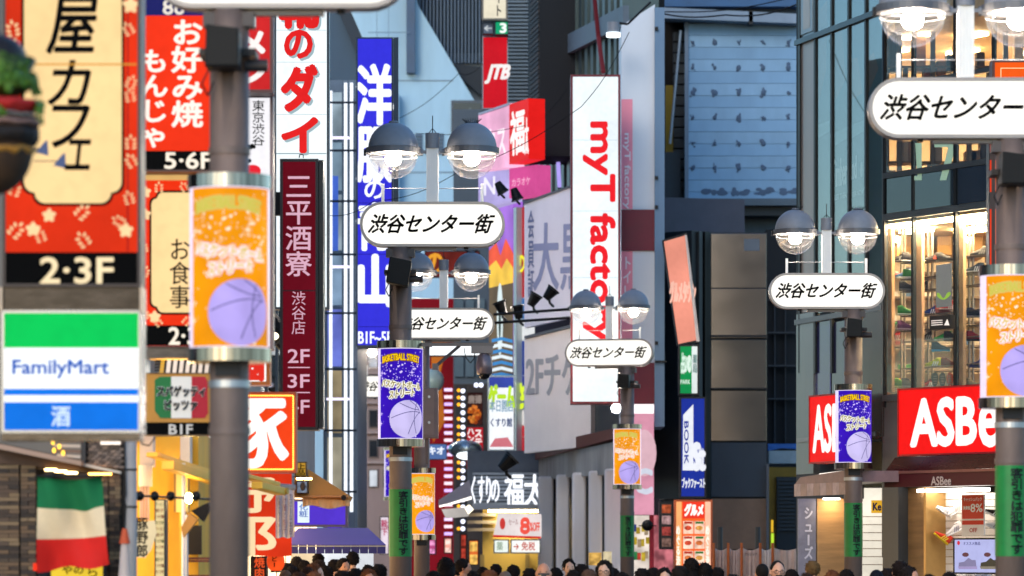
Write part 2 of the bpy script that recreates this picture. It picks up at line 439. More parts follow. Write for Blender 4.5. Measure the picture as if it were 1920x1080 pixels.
MB(f).Q([(1010, 858), (1165, 826), (1165, 888), (1010, 899)], -.35, .04).build('lintel', M('#a39d97', .85, 0, .4, 1.5, 4, .3), t)
CF = M('#e6e0de', .6, 0, .1, 1, 3)
for i, (x0, x1) in enumerate(((1009, 1038), (1043, 1068), (1073, 1099), (1104, 1129), (1134, 1167))):
    fc = Fr(x0, 88.5-i*1.5, z0=f.z0); a, zb, b, zt = fc.rect(x0, 893-i*3.5, x1, 1200)
    loc = fc.loc-f.loc; c_, s_ = f.t.x, f.t.y
    m = MB(); m.box(a, b, 0, .45, 0, zt); o = m.build('column_fin', CF, t, bevel=.05)
    o.location = (loc.x*c_+loc.y*s_, -loc.x*s_+loc.y*c_, 0); o.rotation_euler = (0, 0, -f.rz)
tag(sheet('shop_poster', Fr(1101, 81.4), 1104, 1036, 1128, 1060, 0, .02, E('#e8b860', .7, .5, 9), 'small yellow food poster low on the white colonnade', 'poster'))
tag(sheet('shop_poster', Fr(1101, 81.4), 1131, 1034, 1147, 1062, 0, .02, E('#ead9b0', .7, .3, 9), 'narrow cream menu card beside the yellow food poster', 'poster'))

def spot(x, y, D, tip, label, s=1.0, group='black spotlights on arms', lit=0):
    """black floodlight: bracket, hood, front rim"""
    f = Fr(x, D, ybot=y); t = thing('spotlight', label, 'spotlight', f, group)
    a = R(tip); dx, dz = math.cos(a)*s, math.sin(a)*s
    MB(f).cyl((-.14*dx, 0, -.14*dz), (.18*dx, -.02, .18*dz), .10*s, .17*s, 12).build('lamp_hood', BLACK, t, smooth=False)
    MB(f).cyl((.18*dx, -.02, .18*dz), (.22*dx, -.02, .22*dz), .19*s, .19*s, 12).build('rim', DARK, t)
    MB(f).tube([(0, .02, 0), (.02, .1, -.2*s), (.1, .35, -.28*s)], .035*s).build('bracket', BLACK, t)
    if lit: MB(f).ell((.06*dx, .2, .06*dz), (.06, .04, .06), 10, 6).build('lens', E('#fff2e4', lit, 0, light=True), t)  # added emitter hidden behind the hood; brightens boards and columns
    return t
for i, (x, y, tp) in enumerate(((941, 580, 110), (972, 588, 100), (999, 565, 60), (1029, 553, 50))):
    spot(x, y, 82, tp, 'black spotlight number %s from the left on the arm before the lilac billboard' % ('one', 'two', 'three', 'four')[i], .8, lit=420)
for i, (x, y, tp) in enumerate(((937, 350, -60), (966, 362, -70))):
    spot(x, y, 84, tp, 'black spotlight on the %s of the pink sign below the big lamp' % ('left side', 'right side')[i], .75)
spot(948, 870, 80, 45, 'large black spotlight aimed at the white drugstore letters', 1.0, lit=150)
f = Fr(1062, 81, ybot=580)
m = MB(f); 
for y in (582, 598): 
    a = f.uz(925, y+6); b = f.uz(1070, y-4); m.cyl((a[0], .3, a[1]), (b[0], .3, b[1]), .03)
tag(m.build('spotlight_rail', BLACK), 'pair of thin black arms carrying four spotlights', 'bracket')
spot(512, 610, 47, -60, 'black spotlight with lit lens beside the maroon sign', 1.0)
f = Fr(514, 46.9); tag(MB(f).ell((0, -.2, f.uz(514, 632)[1]), (.07, .04, .05)).build('lamp_lens', E('#ffe9c0', 4, 0)), 'small warm glowing lens under the black spotlight', 'light')

# ------------------------------------------------------------------ white column with maroon bands, steel edge
f = Fr(1165, 82, 1226, 82)
t = thing('advertising_column', 'tall white building column with maroon bands right of the white sign', 'column', f)
MB(f).Q([(1165, 790), (1165, 48), (1228, 8), (1228, 790)], -2, 0).build('panel', M('#ccd2d8', .5, 0, .08, .5, 3), t)
MB(f).R(1165, 393, 1227, 470, .001, .05).build('maroon_band', M('#6a0f24', .5), t)
MB(f).R(1165, 680, 1227, 757, .001, .05).build('maroon_band', M('#6a0f24', .5), t)
MB(f).R(1165, 186, 1186, 392, .001, .012).build('pink_print', P('#e68c9c'), t)
MB(f).R(1165, 471, 1186, 679, .001, .012).build('pink_print', P('#e68c9c'), t)
text(f, t, 'myT factory', (1168, 250, 1182, 392), P('#e8dcdf'), .02, .03, rot=1)
text(f, t, 'トイレ', (1168, 480, 1184, 560), P('#e8dcdf'), .02, .02, vert=True)
MB(f).R(1227.5, 14, 1246, 800, -2, .12).build('steel_edge', M('#5f7890', .5, .3, .12, 1, 5), t)
for y in (50, 330, 385, 640): MB(f).R(1228, y, 1234, y+6, .12, .2).build('bolt', DARK, t)
MB(f).R(1228, 676, 1250, 679, .12, .25).build('clamp', DARK, t)
f = Fr(1170, 82, 1228, 82, ybot=965)
t = thing('pink_panel', 'pink shop panel with pale swirl print below the maroon band', 'panel', f)
MB(f).R(1180, 760, 1226, 965, 0, .3).build('panel', E('#e8a0b8', .75, .25, 1.5), t)
MB(f).R(1180, 758, 1226, 775, .3, .42).build('light_head', E('#fff2f2', 1.3, .1), t)
u, z = f.uz(1207, 850)
MB(f).prism([(u+.26*math.cos(a/10*math.pi)*1.0, z+.5*math.sin(a/10*math.pi)) for a in range(20)], -.305, -.303).build('swirl_print', E('#f3c6d2', .75, .1), t)
text(f, t, 'C', (1190, 880, 1222, 925), E('#dfe4f4', .8), .31, .05)
# wall lamp near top
f = Fr(1150, 80.8, ybot=72); t = thing('wall_lamp', 'small round downlight on a cable high beside the fin building', 'lamp', f)
MB(f).cyl((0, 0, .12), (0, 0, .34), .13).build('housing', GREYP, t)
MB(f).cyl((0, 0, .03), (0, 0, .12), .15).build('lens', E('#eaf6ff', 2.2, 0), t)
a = f.uz(1220, 5)
MB(f).tube([(0, 0, .34), (.3, 0, .3), (a[0], -.1, a[1])], .025).build('arm', DARK, t)

# ------------------------------------------------------------------ weathered siding wall, upper right of centre
f = Fr(1246, 104, 1496, 104)
t = thing('clad_building', 'blue weathered clad building between the white column and the green glass corner', 'building', f)
MB(f).R(1296, -10, 1500, 380, -6, -.12).build('backing', M('#44505c', .8), t)
MB(f).R(1246, -60, 1500, 12, -6, .35).build('fascia', M('#30587e', .6, 0, .25, 1, .3), t)
MB(f).Q([(1246, 14), (1500, 26), (1500, 44), (1246, 34)], -.1, .6).build('eave', M('#7b8c9c', .6), t)
SID = M('#7a9fbe', .75, 0, .14, .8, 4, .15); SID2 = M('#82a6c3', .75, 0, .16, 1.1, 3, .15)
ys = [44 + i*22.6 for i in range(15)]
for i, y in enumerate(ys):
    MB(f).R(1291, y, 1496, y+21.9, -.11+.004*(i % 2), .0+.006*(i % 3)).build('board', (SID, SID2)[i % 2], t)
RUST = M('#4c6078', .8)
k = 0
for j, y in enumerate((80, 127, 174, 221, 269, 315)):
    for i, x in enumerate((1299, 1340, 1385, 1431, 1478)):
        u, z = f.uz(x, y); m = MB(f); r = random.uniform(.035, .07)
        m.ell((u, -.02, z), (r, .03, r*1.2), 8, 5)
        for q in range(4):
            m.ell((u+random.uniform(-.06, .06), -.016, z+random.uniform(-.1, .1)), (r*random.uniform(.3, .9), .01, r*random.uniform(.3, 1.1)), 6, 4)
        m.build('rust_bolt', RUST, t)
for x in (1340, 1383, 1430, 1478):
    u, z = f.uz(x, 358); m = MB(f)
    for q in range(7): m.ell((u+random.uniform(-.25, .25), -.018, z+random.uniform(-.08, .05)), (random.uniform(.06, .16), .006, random.uniform(.03, .09)), 8, 4)
    m.build('damp_stain', RUST, t)
MB(f).R(1284, 372, 1496, 385, -.1, .5).build('gutter', M('#4c5c68', .6), t)
MB(f).R(1246, 386, 1496, 404, -.6, .2).build('pipe_ledge', M('#222b32', .6), t)
MB(f).R(1246, 404, 1500, 1300, -6, -.7).build('lower_wall', M('#4a5864', .8, 0, .3, .7, 3), t)
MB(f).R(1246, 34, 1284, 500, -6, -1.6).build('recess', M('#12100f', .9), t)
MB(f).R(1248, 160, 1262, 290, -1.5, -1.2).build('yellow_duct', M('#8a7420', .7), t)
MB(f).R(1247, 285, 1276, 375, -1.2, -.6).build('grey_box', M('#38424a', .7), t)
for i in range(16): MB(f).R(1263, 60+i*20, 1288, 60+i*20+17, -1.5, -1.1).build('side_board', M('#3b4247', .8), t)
a, b = f.uz(1276, 58), f.uz(1256, 270)
MB(f).cyl((a[0], -.1, a[1]), (b[0], -.1, b[1]), .035).build('brace', M('#8a97a3', .5, .3), t)
MB(f).R(1404, 20, 1412, 45, .2, .6).build('bracket', DARK, t)
MB(f).R(1284, 34, 1291, 372, -.12, .1).build('corner_trim', M('#66788a', .6), t)
MB(f).R(1280, 404, 1310, 432, -.7, -.3).build('rooftop_unit', M('#3a3e48', .7), t)

# ------------------------------------------------------------------ bronze panelled tower
f = Fr(1334, 84, 1437, 84)
t = thing('steel_tower', 'bronze brushed steel panelled tower left of the dark alley', 'building', f)
MB(f).R(1330, 436, 1439, 1300, -3, -.02).build('core', DARK, t)
BR = M('#6f6560', .2, .9, .2, .45, .5); BR2 = M('#665f5c', .16, .95, .2, .5, .5)  # stretched blotches put a reflection look into the steel colour
for y0, y1, mt in ((437, 540, BR), (540, 634, BR), (636, 729, BR2), (731, 827, BR2), (829, 932, M('#23303c', .6)), (934, 1030, M('#6a5648', .5, .3, .25, 1.5))):
    for x0, x1 in ((1333, 1437),):
        MB(f).R(x0, y0+1, x1, y1, 0, .05).build('panel', mt, t, bevel=.008)
MB(f).R(1395, 448, 1424, 470, .051, .08).build('vent_cover', M('#4c5560', .4, .4), t)
MB(f).R(1330, 628, 1440, 632, .06, .1).build('seam_rail', DARK, t)
MB(f).R(1330, 727, 1440, 730, .06, .1).build('seam_rail', DARK, t)
MB(f).R(1437, 870, 1442, 1045, .1, .2).build('conduit', M('#4a5058', .5, .3), t)
f = Fr(1297, 83.5, 1334, 84)
t = thing('sign_tower', 'dark steel frame column that holds the stacked coloured shop signs', 'column', f)
MB(f).R(1297, 432, 1333, 935, -1.5, .04).build('column', M('#2a2d2f', .4, .5), t)
MB(f).R(1311, 434, 1317, 935, .05, .1).build('channel', M('#3d4246', .35, .6), t)
MB(f).R(1322, 434, 1330, 935, .05, .1).build('channel', M('#101214', .35, .3), t)
f = Fr(1246, 83.6, 1297, 83.6)
o = tag(MB(f).R(1246, 440, 1296, 1300, -3, -.6).build('side_wall', M('#2c3338', .7)), 'dark side wall behind the stacked coloured shop signs', 'wall')
# stacked blade signs
f = Fr(1243, 81, 1311, 81, ybot=645)
t = thing('blade_sign', 'tilted salmon pink lit gourmet sign on top of the stacked shop signs', 'shop sign', f, 'stacked blade signs on the steel column')
MB(f).Q([(1242, 450), (1288, 436), (1312, 640), (1270, 648)], -.3, 0).build('casing', DARK, t)
MB(f).Q([(1245, 453), (1286, 441), (1309, 637), (1272, 645)], .001, .01).build('face', E('#f29a84', .88, .2, .8, light=True), t)
MB(f).Q([(1288, 441), (1284, 440), (1306, 641), (1312, 640)], .011, .04).build('frame', M('#b0a8a4', .4, .4), t)
text(f, t, 'グルメタウン', (1256, 527, 1304, 568), E('#fbc4b0', .9), .02, .03, shear=.0)
f, t = sign('blade_sign', 'green and white lit sign under the salmon pink sign', 'shop sign', 1272, 646, 1311, 741, 81, E('#16a055', .7, .1, light=True), group='stacked blade signs on the steel column')
panel(f, t, 1297, 648, 1309, 738, E('#e9f2f0', .85))
text(f, t, '占いの', (1278, 662, 1295, 700), E('#e9fff0', .8), .02, .04)
text(f, t, 'PARK', (1276, 712, 1294, 720), E('#e9fff0', .8), .02, .02)
text(f, t, '薬局', (1299, 665, 1307, 700), P('#5b7f7a'), .02, .02, vert=True)
f, t = sign('blade_sign', 'blue bookshop sign with large white numeral and white katakana', 'shop sign', 1274, 744, 1324, 934, 81, E('#2238a8', .75, .15, .6, light=True), group='stacked blade signs on the steel column')
WB = E('#f4f7ff', .85, .05)
MB(f).Q([(1281, 778), (1300, 758), (1300, 882), (1280, 882)], .012, .016).build('numeral_print', WB, t)
text(f, t, 'BOOK', (1283, 790, 1291, 870), E('#2238a8', .75), .02, .05, rot=1)
text(f, t, 'St', (1301, 832, 1320, 880), WB, .02, .08)
text(f, t, 'ブックファースト', (1279, 896, 1322, 915), WB, .02, .03)
# gourmet menu sign at the bottom
f, t = sign('menu_sign', 'orange framed lit gourmet menu sign with food photos at the foot of the tower', 'menu sign', 1264, 937, 1336, 1090, 80, E('#f2662a', 1.0, .1, light=True), frame=M('#a04a20', .5))
panel(f, t, 1268, 940, 1278, 1088, E('#ffb070', 1.0)); panel(f, t, 1322, 940, 1333, 1088, E('#ffc0a0', 1.0))
panel(f, t, 1280, 940, 1321, 972, E('#e83a26', 1.0))
text(f, t, 'グルメ', (1284, 945, 1318, 967), E('#fff4ec', 1.1), .02, .06, shear=.2)
random.seed(4)
for j in range(4):
    for i in range(2):
        panel(f, t, 1281+i*21, 977+j*28, 1300+i*21, 1001+j*28, E(random.choice(('#f6c9b0', '#f7d7c0', '#eec09a')), 1.0, .35, 8, light=False), .013, 'menu_card')
        u, z = f.uz(1290+i*21, 990+j*28); MB(f).ell((u, -.018, z), (.075, .004, .05), 10, 6).build('dish_print', E(random.choice(('#d8743c', '#c94a30', '#d99a4a')), .9, .5, 20), t)
        panel(f, t, 1283+i*21, 978+j*28, 1298+i*21, 982+j*28, E('#3d7a3c' if i else '#c03a2a', .8), .016, 'caption_bar')
for x in (1271, 1326): text(f, t, 'めぐる渋谷', (x-3, 985, x+4, 1080), E('#fff0e0', 1.1), .02, .03, vert=True)
f, t = sign('photo_board', 'small black board with four glowing dish photos beside the orange menu sign', 'board', 1236, 940, 1263, 1030, 81, M('#1a1414', .4), fw=.03)
for i, c in enumerate(('#c8603c', '#c9a0a0', '#b04a44', '#8a6a60')):
    panel(f, t, 1241, 946+i*21, 1258, 962+i*21, E(c, .6, .6, 14), .013, 'dish_photo')
# stuff of the small shops under the pink panel
f = Fr(1172, 82.6, 1236, 82.6)
t = thing('souvenir_shop', 'bright small shop front with hanging goods under the pink panel', 'shop', f)
MB(f).R(1172, 965, 1262, 1090, -3, -.6).build('back_wall', E('#f2e4d8', .75, .4, 3, light=True), t)
MB(f).R(1218, 965, 1226, 1090, -.2, .1).build('red_pillar', M('#b01c30', .5), t)
MB(f).R(1226, 965, 1262, 1090, -.5, -.3).build('pink_wall', E('#e0808a', .6, .6, 5), t)
MB(f).R(1172, 935, 1236, 966, -.6, -.2).build('canopy', M('#3a3436', .7), t)
for i in range(14):
    x = 1186+(i % 5)*8+random.uniform(-2, 2); y = 985+(i//5)*26+random.uniform(-4, 4)
    MB(f).R(x, y, x+7, y+random.uniform(12, 20), -.55, -.4).build('hanging_goods', E(random.choice(('#2d49a8', '#3a9a5a', '#e8c840', '#d84a3c', '#c8b090')), .55, .4, 6), t)
f = Fr(1214, 80.8, ybot=985)
t = thing('straw_hat', 'black round hat hanging at the shop front below the pink panel', 'hat', f)
MB(f).ell((0, 0, .0), (.12, .12, .12), 14, 8).build('crown', BLACK, t, smooth=True)
MB(f).cyl((0, 0, -.02), (0, 0, .0), .19, .19, 20).build('brim', BLACK, t)

# ------------------------------------------------------------------ dark alley right of the tower
f = Fr(1437, 92, 1500, 92)
t = thing('alley_building', 'dark alley building with yellow wall and grey shutters behind the white fence', 'building', f)
MB(f).R(1437, 430, 1500, 1300, -5, -1.2).build('wall', M('#15191d', .8), t)
for i in range(4): MB(f).R(1441, 560+i*62, 1494, 563+i*62, -1.1, -.9).build('beam', M('#2a3036', .6), t)
for x in (1452, 1472): MB(f).R(x, 555, x+2, 830, -1.15, -1.0).build('beam', M('#2a3036', .6), t)
MB(f).R(1440, 876, 1500, 1300, -1.15, -.6).build('yellow_wall', M('#8c6a1e', .7, 0, .3, 1), t)
sh = MB(f).R(1456, 894, 1496, 1090, -.59, -.5).build('shutter', M('#22262a', .6), t)
for i in range(14): MB(f).R(1457, 897+i*7.2, 1495, 897+i*7.2+4.6, -.5, -.44).build('slat', M('#30363c', .5, .3), sh)
f = Fr(1440, 90, 1496, 90, ybot=870)
o = MB(f).Q([(1440, 832), (1496, 832), (1496, 842), (1468, 840), (1440, 845)], 0, .5).build('tarpaulin', M('#1f5fa8', .5, 0, .3, 3)); tag(o, 'blue tarpaulin over the white box in the dark alley', 'tarpaulin')
o = MB(f).R(1442, 845, 1494, 869, 0, .6).build('air_conditioner', M('#9aa4a8', .6, 0, .3, 2)); tag(o, 'long white grey air conditioner box under the blue tarpaulin', 'air conditioner')
f = Fr(1446, 88, ybot=1040)
o = MB(f).R(1446, 1000, 1451, 1028, 0, .05).build('neon_sign', E('#b8e038', 1.1, .2)); tag(o, 'tiny lime lit sign strip at the alley mouth', 'light')
o = MB(f).R(1446, 975, 1450, 998, 0, .05).build('neon_sign', E('#e8b830', 1.0, .2)); tag(o, 'tiny amber lit sign strip above the lime strip', 'light')
# barrier cloths
f = Fr(1336, 70, 1500, 70, z0=0)
t = thing('cloth_barrier', 'grubby white cloth barrier on orange posts before the steel tower', 'barrier', f)
random.seed(9)
xs = [1338, 1365, 1390, 1425, 1448, 1500]
for i in range(5):
    m = MB(f); n = 10
    for k in range(n+1):
        x = xs[i]+(xs[i+1]-xs[i])*k/n; u, z = f.uz(x, 1026-(3 if False else 0)+6*math.sin(math.pi*k/n))
        m.v += [(u, -.05*math.sin(k*1.7), z), (u, -.07*math.sin(k*2.1), .1)]
    for k in range(n): a = 2*k; m.f.append((a, a+1, a+3, a+2))
    m.build('cloth', M('#d4bcb2' if i != 3 else '#e6dcd8', .9, 0, .25, 3), t)
for x in xs[:-1]:
    u, z = f.uz(x, 1018); MB(f).cyl((u, -.1, 0), (u, -.1, z), .025).build('post', M('#b05a28', .6), t)
text(f, t, '渋谷区役所', (1396, 1036, 1420, 1042), P('#5a4d4a'), .12, .0)
for x in (1350, 1421):
    u, z = f.uz(x, 990); f2 = Fr(x, 74, z0=0); o = MB(f2).cyl((0, 0, 0), (0, 0, f2.uz(x, 988)[1]), .05).build('bollard', M('#2c3034', .5)); tag(o, 'dark slim bollard %s before the steel tower' % ('on the left' if x < 1400 else 'on the right'), 'bollard')

# ------------------------------------------------------------------ the tall white sign with red letters
f, t = sign('vertical_sign', 'tall white lit box sign with red sideways letters and crimson frame', 'shop sign', 1070, 140, 1163, 757, 80,
            E('#eef8fc', 1.0, .10, .8, light=True), frame=M('#6e1322', .45), fw=.045, depth=.7)
text(f, t, 'myT factory', (1095, 230, 1152, 640), E('#e8202a', 1.0, .03), .014, .045, rot=1)
for y in (262, 395, 520, 640): panel(f, t, 1075, y, 1158, y+1.2, E('#c9dde6', .9, 0), .012, 'face_seam')

# ------------------------------------------------------------------ far centre street
f, t = sign('vertical_sign', 'red travel agency sign with white letters high beside the ribbed building', 'shop sign', 904, 68, 953, 205, 99, E('#d31626', .85, .1, light=True), frame=M('#7c8790', .5), fw=.03)
text(f, t, 'JTB', (910, 122, 956, 156), E('#f5f0ee', .9), .02, .05, shear=.35)
f, t = sign('floor_sign', 'small green floor sign with a white numeral above the red travel sign', 'sign', 928, 40, 953, 65, 98.6, E('#12a572', .9), fw=.02)
text(f, t, '3', (938, 44, 949, 61), E('#f5fff8', 1), .02, .06)
f, t = sign('floor_sign', 'small dim grey sign with a white arrow beside the green floor sign', 'sign', 905, 42, 925, 64, 98.6, M('#4c5a6c', .5), fw=.02)
text(f, t, '←', (908, 48, 922, 58), E('#dfe6ea', .7), .02, .05)
f, t = sign('vertical_sign', 'cream lit sign cut by the top edge above the green floor sign', 'shop sign', 903, -40, 952, 38, 98.4, E('#f3ead0', .85, .1, light=True), fw=.05, frame=M('#68655c', .5))
text(f, t, 'ナイト', (928, -40, 941, 32), P('#3d3a36'), .02, .02, vert=True)

f = Fr(897, 91, 955, 89, ybot=378)
t = thing('corner_sign', 'two sided pink white and red lit drugstore sign behind the right lamp globe', 'shop sign', f)
MB(f).Q([(897, 212), (953, 193), (953, 312), (897, 322)], -.4, 0).build('pink_face', E('#f3b2d4', .95, .25, .9, light=True), t)
MB(f).Q([(897, 212), (953, 193), (953, 197), (897, 216)], .001, .05).build('top_rail', M('#b9b6c2', .5), t)
text(f, t, 'クス', (912, 245, 948, 300), E('#ffe9f4', 1.1), .02, .03)
MB(f).R(955, 196, 991, 308, -.4, 0).build('red_face', E('#e01e1c', .95, .1, light=True), t)
text(f, t, '福', (957, 212, 983, 292), E('#fff2ee', 1.05), .02, .03)
text(f, t, '太', (984, 222, 991, 290), E('#fff2ee', 1.05), .02, .02)
f = Fr(897, 90, 1012, 88, ybot=380)
t = thing('corner_sign', 'magenta and lavender lit sign below the red drugstore sign', 'shop sign', f)
MB(f).Q([(897, 324), (953, 318), (953, 376), (897, 392)], -.4, 0).build('lavender_face', E('#bfb4ee', .85, .3, 1, light=True), t)
MB(f).R(955, 316, 1006, 372, -.4, 0).build('magenta_face', E('#e0569e', .8, .15, light=True), t)
text(f, t, 'N', (908, 334, 928, 366), E('#f0ecff', 1.0), .02, .03)
text(f, t, 'カラオケ', (960, 336, 994, 350), E('#f8a8cc', .9), .02, .03)
# colourful pachinko tower
f = Fr(918, 96, 985, 93)
t = thing('game_hall', 'colourful game hall front with flame, blue stripe and yellow graphics behind the second lamp post', 'building', f)
MB(f).R(915, 385, 985, 1300, -6, -.3).build('wall', M('#4c4d58', .7), t)
MB(f).R(917, 392, 962, 700, -.3, -.05).build('flame_panel', E('#a46ad8', .8, .3, 1.2, light=True), t)
MB(f).Q([(917, 470), (930, 455), (938, 480), (948, 448), (962, 476), (962, 520), (917, 520)], 0, .01).build('flame_print', E('#f2532a', .9, .2), t)
MB(f).Q([(917, 500), (930, 488), (940, 505), (950, 485), (962, 502), (962, 560), (917, 560)], .011, .015).build('flame_print', E('#f6c53a', .9, .3), t)
MB(f).Q([(917, 540), (962, 530), (962, 700), (917, 700)], .016, .02).build('brown_print', E('#6b5436', .7, .3), t)
u, z = f.uz(939, 610)
def oval(cx, cz, rx, rz, d0, d1, n=22): return MB(f).prism([(cx+rx*math.cos(2*math.pi*k/n), cz+rz*math.sin(2*math.pi*k/n)) for k in range(n)], -d1, -d0)
oval(u, z+.15, .26, .9, .021, .025).build('white_oval_print', E('#dfeeee', .9), t)
oval(u, z+.1, .10, .45, .026, .029).build('dark_oval_print', E('#23352f', .6), t)
for k in range(7):
    y = 632+k*11
    MB(f).Q([(922, y+4), (940, y), (961, y+5), (961, y+11), (940, y+6), (922, y+10)], .026, .03).build('stripe_print', E('#2c83c8' if k % 2 == 0 else '#e9f4fa', .9), t)
MB(f).R(963, 390, 968, 860, -.2, .1).build('frame_post', M('#cfd6cf', .4, .2), t)
MB(f).R(969, 392, 984, 560, -.3, -.05).build('red_panel', E('#c01524', .8, .1), t)
text(f, t, 'の', (968, 482, 984, 512), E('#f4ec2c', 1), .0, .06)
for y0, y1, c in ((562, 600, '#2a78c2'), (602, 640, '#f0f3f4'), (642, 705, '#1f3f98'), (707, 768, '#24389a'), (771, 798, '#efe9e8'), (800, 820, '#d41c28'), (822, 846, '#c41a28')):
    MB(f).R(969, y0, 984, y1, -.3, -.05).build('colour_panel', E(c, .8, .1), t)
text(f, t, 'さ', (968, 722, 984, 765), E('#d8f02c', 1), .0, .08)
f, t = sign('shop_sign', 'bright white sign with lime letters and a red bowl under the blue stripes', 'shop sign', 914, 704, 966, 846, 91, E('#f4f7fb', 1.0, .1, light=True), frame=M('#c9d0cc', .4, .3))
panel(f, t, 917, 707, 963, 727, E('#3d4fae', .8, .3))
text(f, t, 'ゲーム', (917, 722, 964, 765), E('#b9e22c', 1), .02, .05)
text(f, t, '本日開店', (918, 750, 962, 772), E('#8fb0c8', .8), .024, .02)
MB(f).Q([(918, 838), (928, 822), (952, 820), (963, 838)], .014, .018).build('bowl_print', E('#d87a86', .9), t)
text(f, t, 'くすり館', (920, 784, 960, 800), E('#56648c', .8), .02, .03)

# red tower with light dots, led strings, food posters
f = Fr(772, 112, 860, 112)
t = thing('arcade_building', 'deep red arcade building front with pink light rows behind the lamp posts', 'building', f)
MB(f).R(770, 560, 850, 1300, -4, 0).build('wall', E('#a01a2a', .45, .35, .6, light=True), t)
MB(f).Q([(808, 640), (830, 600), (838, 640), (826, 700), (834, 790), (812, 830)], .005, .03).build('gold_print', E('#d2762a', .6, .4), t)
for i in range(22):
    y = 728+i*13.5
    MB(f).R(833, y, 848, y+5.5, .02, .1).build('light_row', E(('#f0d2ff', '#ffd9e8', '#d7b4ff')[i % 3], 1.3, 0), t)
f = Fr(850, 108, 915, 108)
t = thing('restaurant_building', 'dark restaurant front with grey upper windows behind the white drugstore awning', 'building', f)
MB(f).R(850, 205, 1012, 720, -5, -.5).build('wall', M('#4d5a66', .7, 0, .15, .6, 4), t)
MB(f).R(850, 720, 1012, 1300, -5, -.4).build('lower_wall', M('#3a3230', .7), t)
for x in (853, 873, 893): 
    for y in (560, 660): MB(f).R(x, y, x+16, y+46, -.5, -.4).build('window', E('#6e8494', .35, .3), t)
for i in range(20):
    MB(f).R(850, 712+0*i, 912, 722, -.4, -.38)
f = Fr(855, 106, 874, 106, ybot=1000)
t = thing('led_strip', 'dark strip with two columns of amber and white bulb dots', 'sign', f)
MB(f).R(855, 722, 876, 1000, -.2, 0).build('board', M('#17171c', .5), t)
for i in range(20):
    y = 733+i*13.6
    if 860 < y < 0: continue
    u, z = f.uz(860, y-1+random.uniform(-1, 1)); u2, z2 = f.uz(868, y)
    if i % 5 != 3: MB(f).ell((u, -.02, z), (.05, .03, .05), 8, 5).build('amber_bulb', E('#ffae28', 1.6, 0), t)
    MB(f).ell((u2, -.02, z2), (.062, .03, .062), 8, 5).build('white_bulb', E('#e2e6ff', 2.2, 0), t)
for x in (893, 902):
    u, z = f.uz(x, 722); MB(f).ell((u, -.02, z), (.065, .03, .065), 8, 5).build('white_bulb', E('#e2e6ff', 2.2, 0), t)
f, t = sign('food_poster', 'dark lit poster of fried food beside the amber and white bulb strip', 'poster', 875, 735, 906, 798, 104, E('#3a1e1c', .7, .5, 5), fw=.02)
random.seed(3)
for i in range(34):
    a = random.uniform(0, 6.28); r = math.sqrt(random.random())
    u, z = f.uz(890+11*r*math.cos(a), 777+15*r*math.sin(a))
    MB(f).ell((u, -.03, z), (random.uniform(.04, .08), .02, random.uniform(.04, .07)), 7, 5).build('fried_piece_print', E(random.choice(('#c9651f', '#e08a38', '#a8481c', '#d87830')), .8, .5, 14), t)
text(f, t, '唐揚', (878, 741, 903, 756), E('#a09088', .7), .02, .04)
f, t = sign('shop_sign', 'red sign with white hand lettered katakana below the fried food poster', 'shop sign', 874, 800, 907, 880, 104, E('#b8202c', .85, .15, light=True), fw=.02)
text(f, t, 'ステーキ', (890, 804, 904, 872), E('#f8ecea', 1), .02, .04, vert=True)
text(f, t, 'ハンバーグ', (876, 802, 889, 872), E('#f8ecea', 1), .02, .04, vert=True)
f, t = sign('food_board', 'small blue and white board low beside the second post', 'board', 800, 832, 838, 862, 100, E('#5c7cb8', .8, .3), fw=.02)
text(f, t, 'キオ', (804, 838, 832, 852), E('#eef4ff', 1), .02, .05)

# drugstore at the end with awning, big letters
f = Fr(820, 90, 1014, 90)
t = thing('drugstore', 'drugstore front with big white glowing letters on grey slats', 'building', f)
MB(f).R(905, 950, 1020, 1300, -3, -1).build('yellow_wall', M('#d8b860', .6, 0, .12, 1), t)
MB(f).R(915, 956, 1010, 960, -.6, -.3).build('tube_light', E('#ffe8b0', 30, 0, light=True), t)
MB(f).R(876, 845, 1020, 953, -3, -.3).build('wall', M('#5e6670', .6), t)
for i in range(9): MB(f).R(886, 886+i*7, 1014, 886+i*7+4.5, -.3, -.22).build('slat', M('#8b949e', .45, .3), t)
text(f, t, 'くすり', (884, 893, 920, 944), E('#f2f6ff', 1.25, 0, light=True), .06, .015)
text(f, t, 'の', (921, 900, 936, 940), E('#f2f6ff', 1.25, 0), .06, .02)
text(f, t, '福', (946, 888, 981, 948), E('#f2f6ff', 1.25, 0, light=True), .06, .02)
text(f, t, '太', (983, 890, 1022, 948), E('#f2f6ff', 1.25, 0), .06, .02)
MB(f).R(885, 946, 1014, 955, -.2, .3).build('lower_shelf', M('#8f98a6', .4, .3), t)
for i in range(3): MB(f).R(876, 962+i*14, 930, 968+i*14, -.9, -.7).build('wall_rail', M('#8a8078', .6), t)
for x, y in ((900, 975), (985, 1020)): MB(f).R(x, 1040, x+8, 1085, -.95, -.7).build('door_post', M('#a89058', .6), t)
m = MB(f).Q([(822, 938), (880, 900), (884, 930), (840, 944), (822, 948)], .1, .5)
tag(m.build('awning', M('#b0a8b0', .6, 0, .15, 1)), 'grey white sloping awning left of the glowing drugstore letters', 'awning')
f2 = Fr(824, 90)
m = MB(f2).Q([(824, 942), (884, 928), (884, 936), (824, 951)], 0, .2); tag(m.build('tube_light', E('#fff6ee', 2.2, 0, light=True)), 'long fluorescent tube glowing along the grey awning edge', 'light')
m = MB(f2).Q([(828, 955), (884, 950), (878, 968), (836, 972)], 0, .3); tag(m.build('ceiling_panel', E('#c9c2bc', .75, .3)), 'pale lit ceiling panel below the grey awning', 'panel')
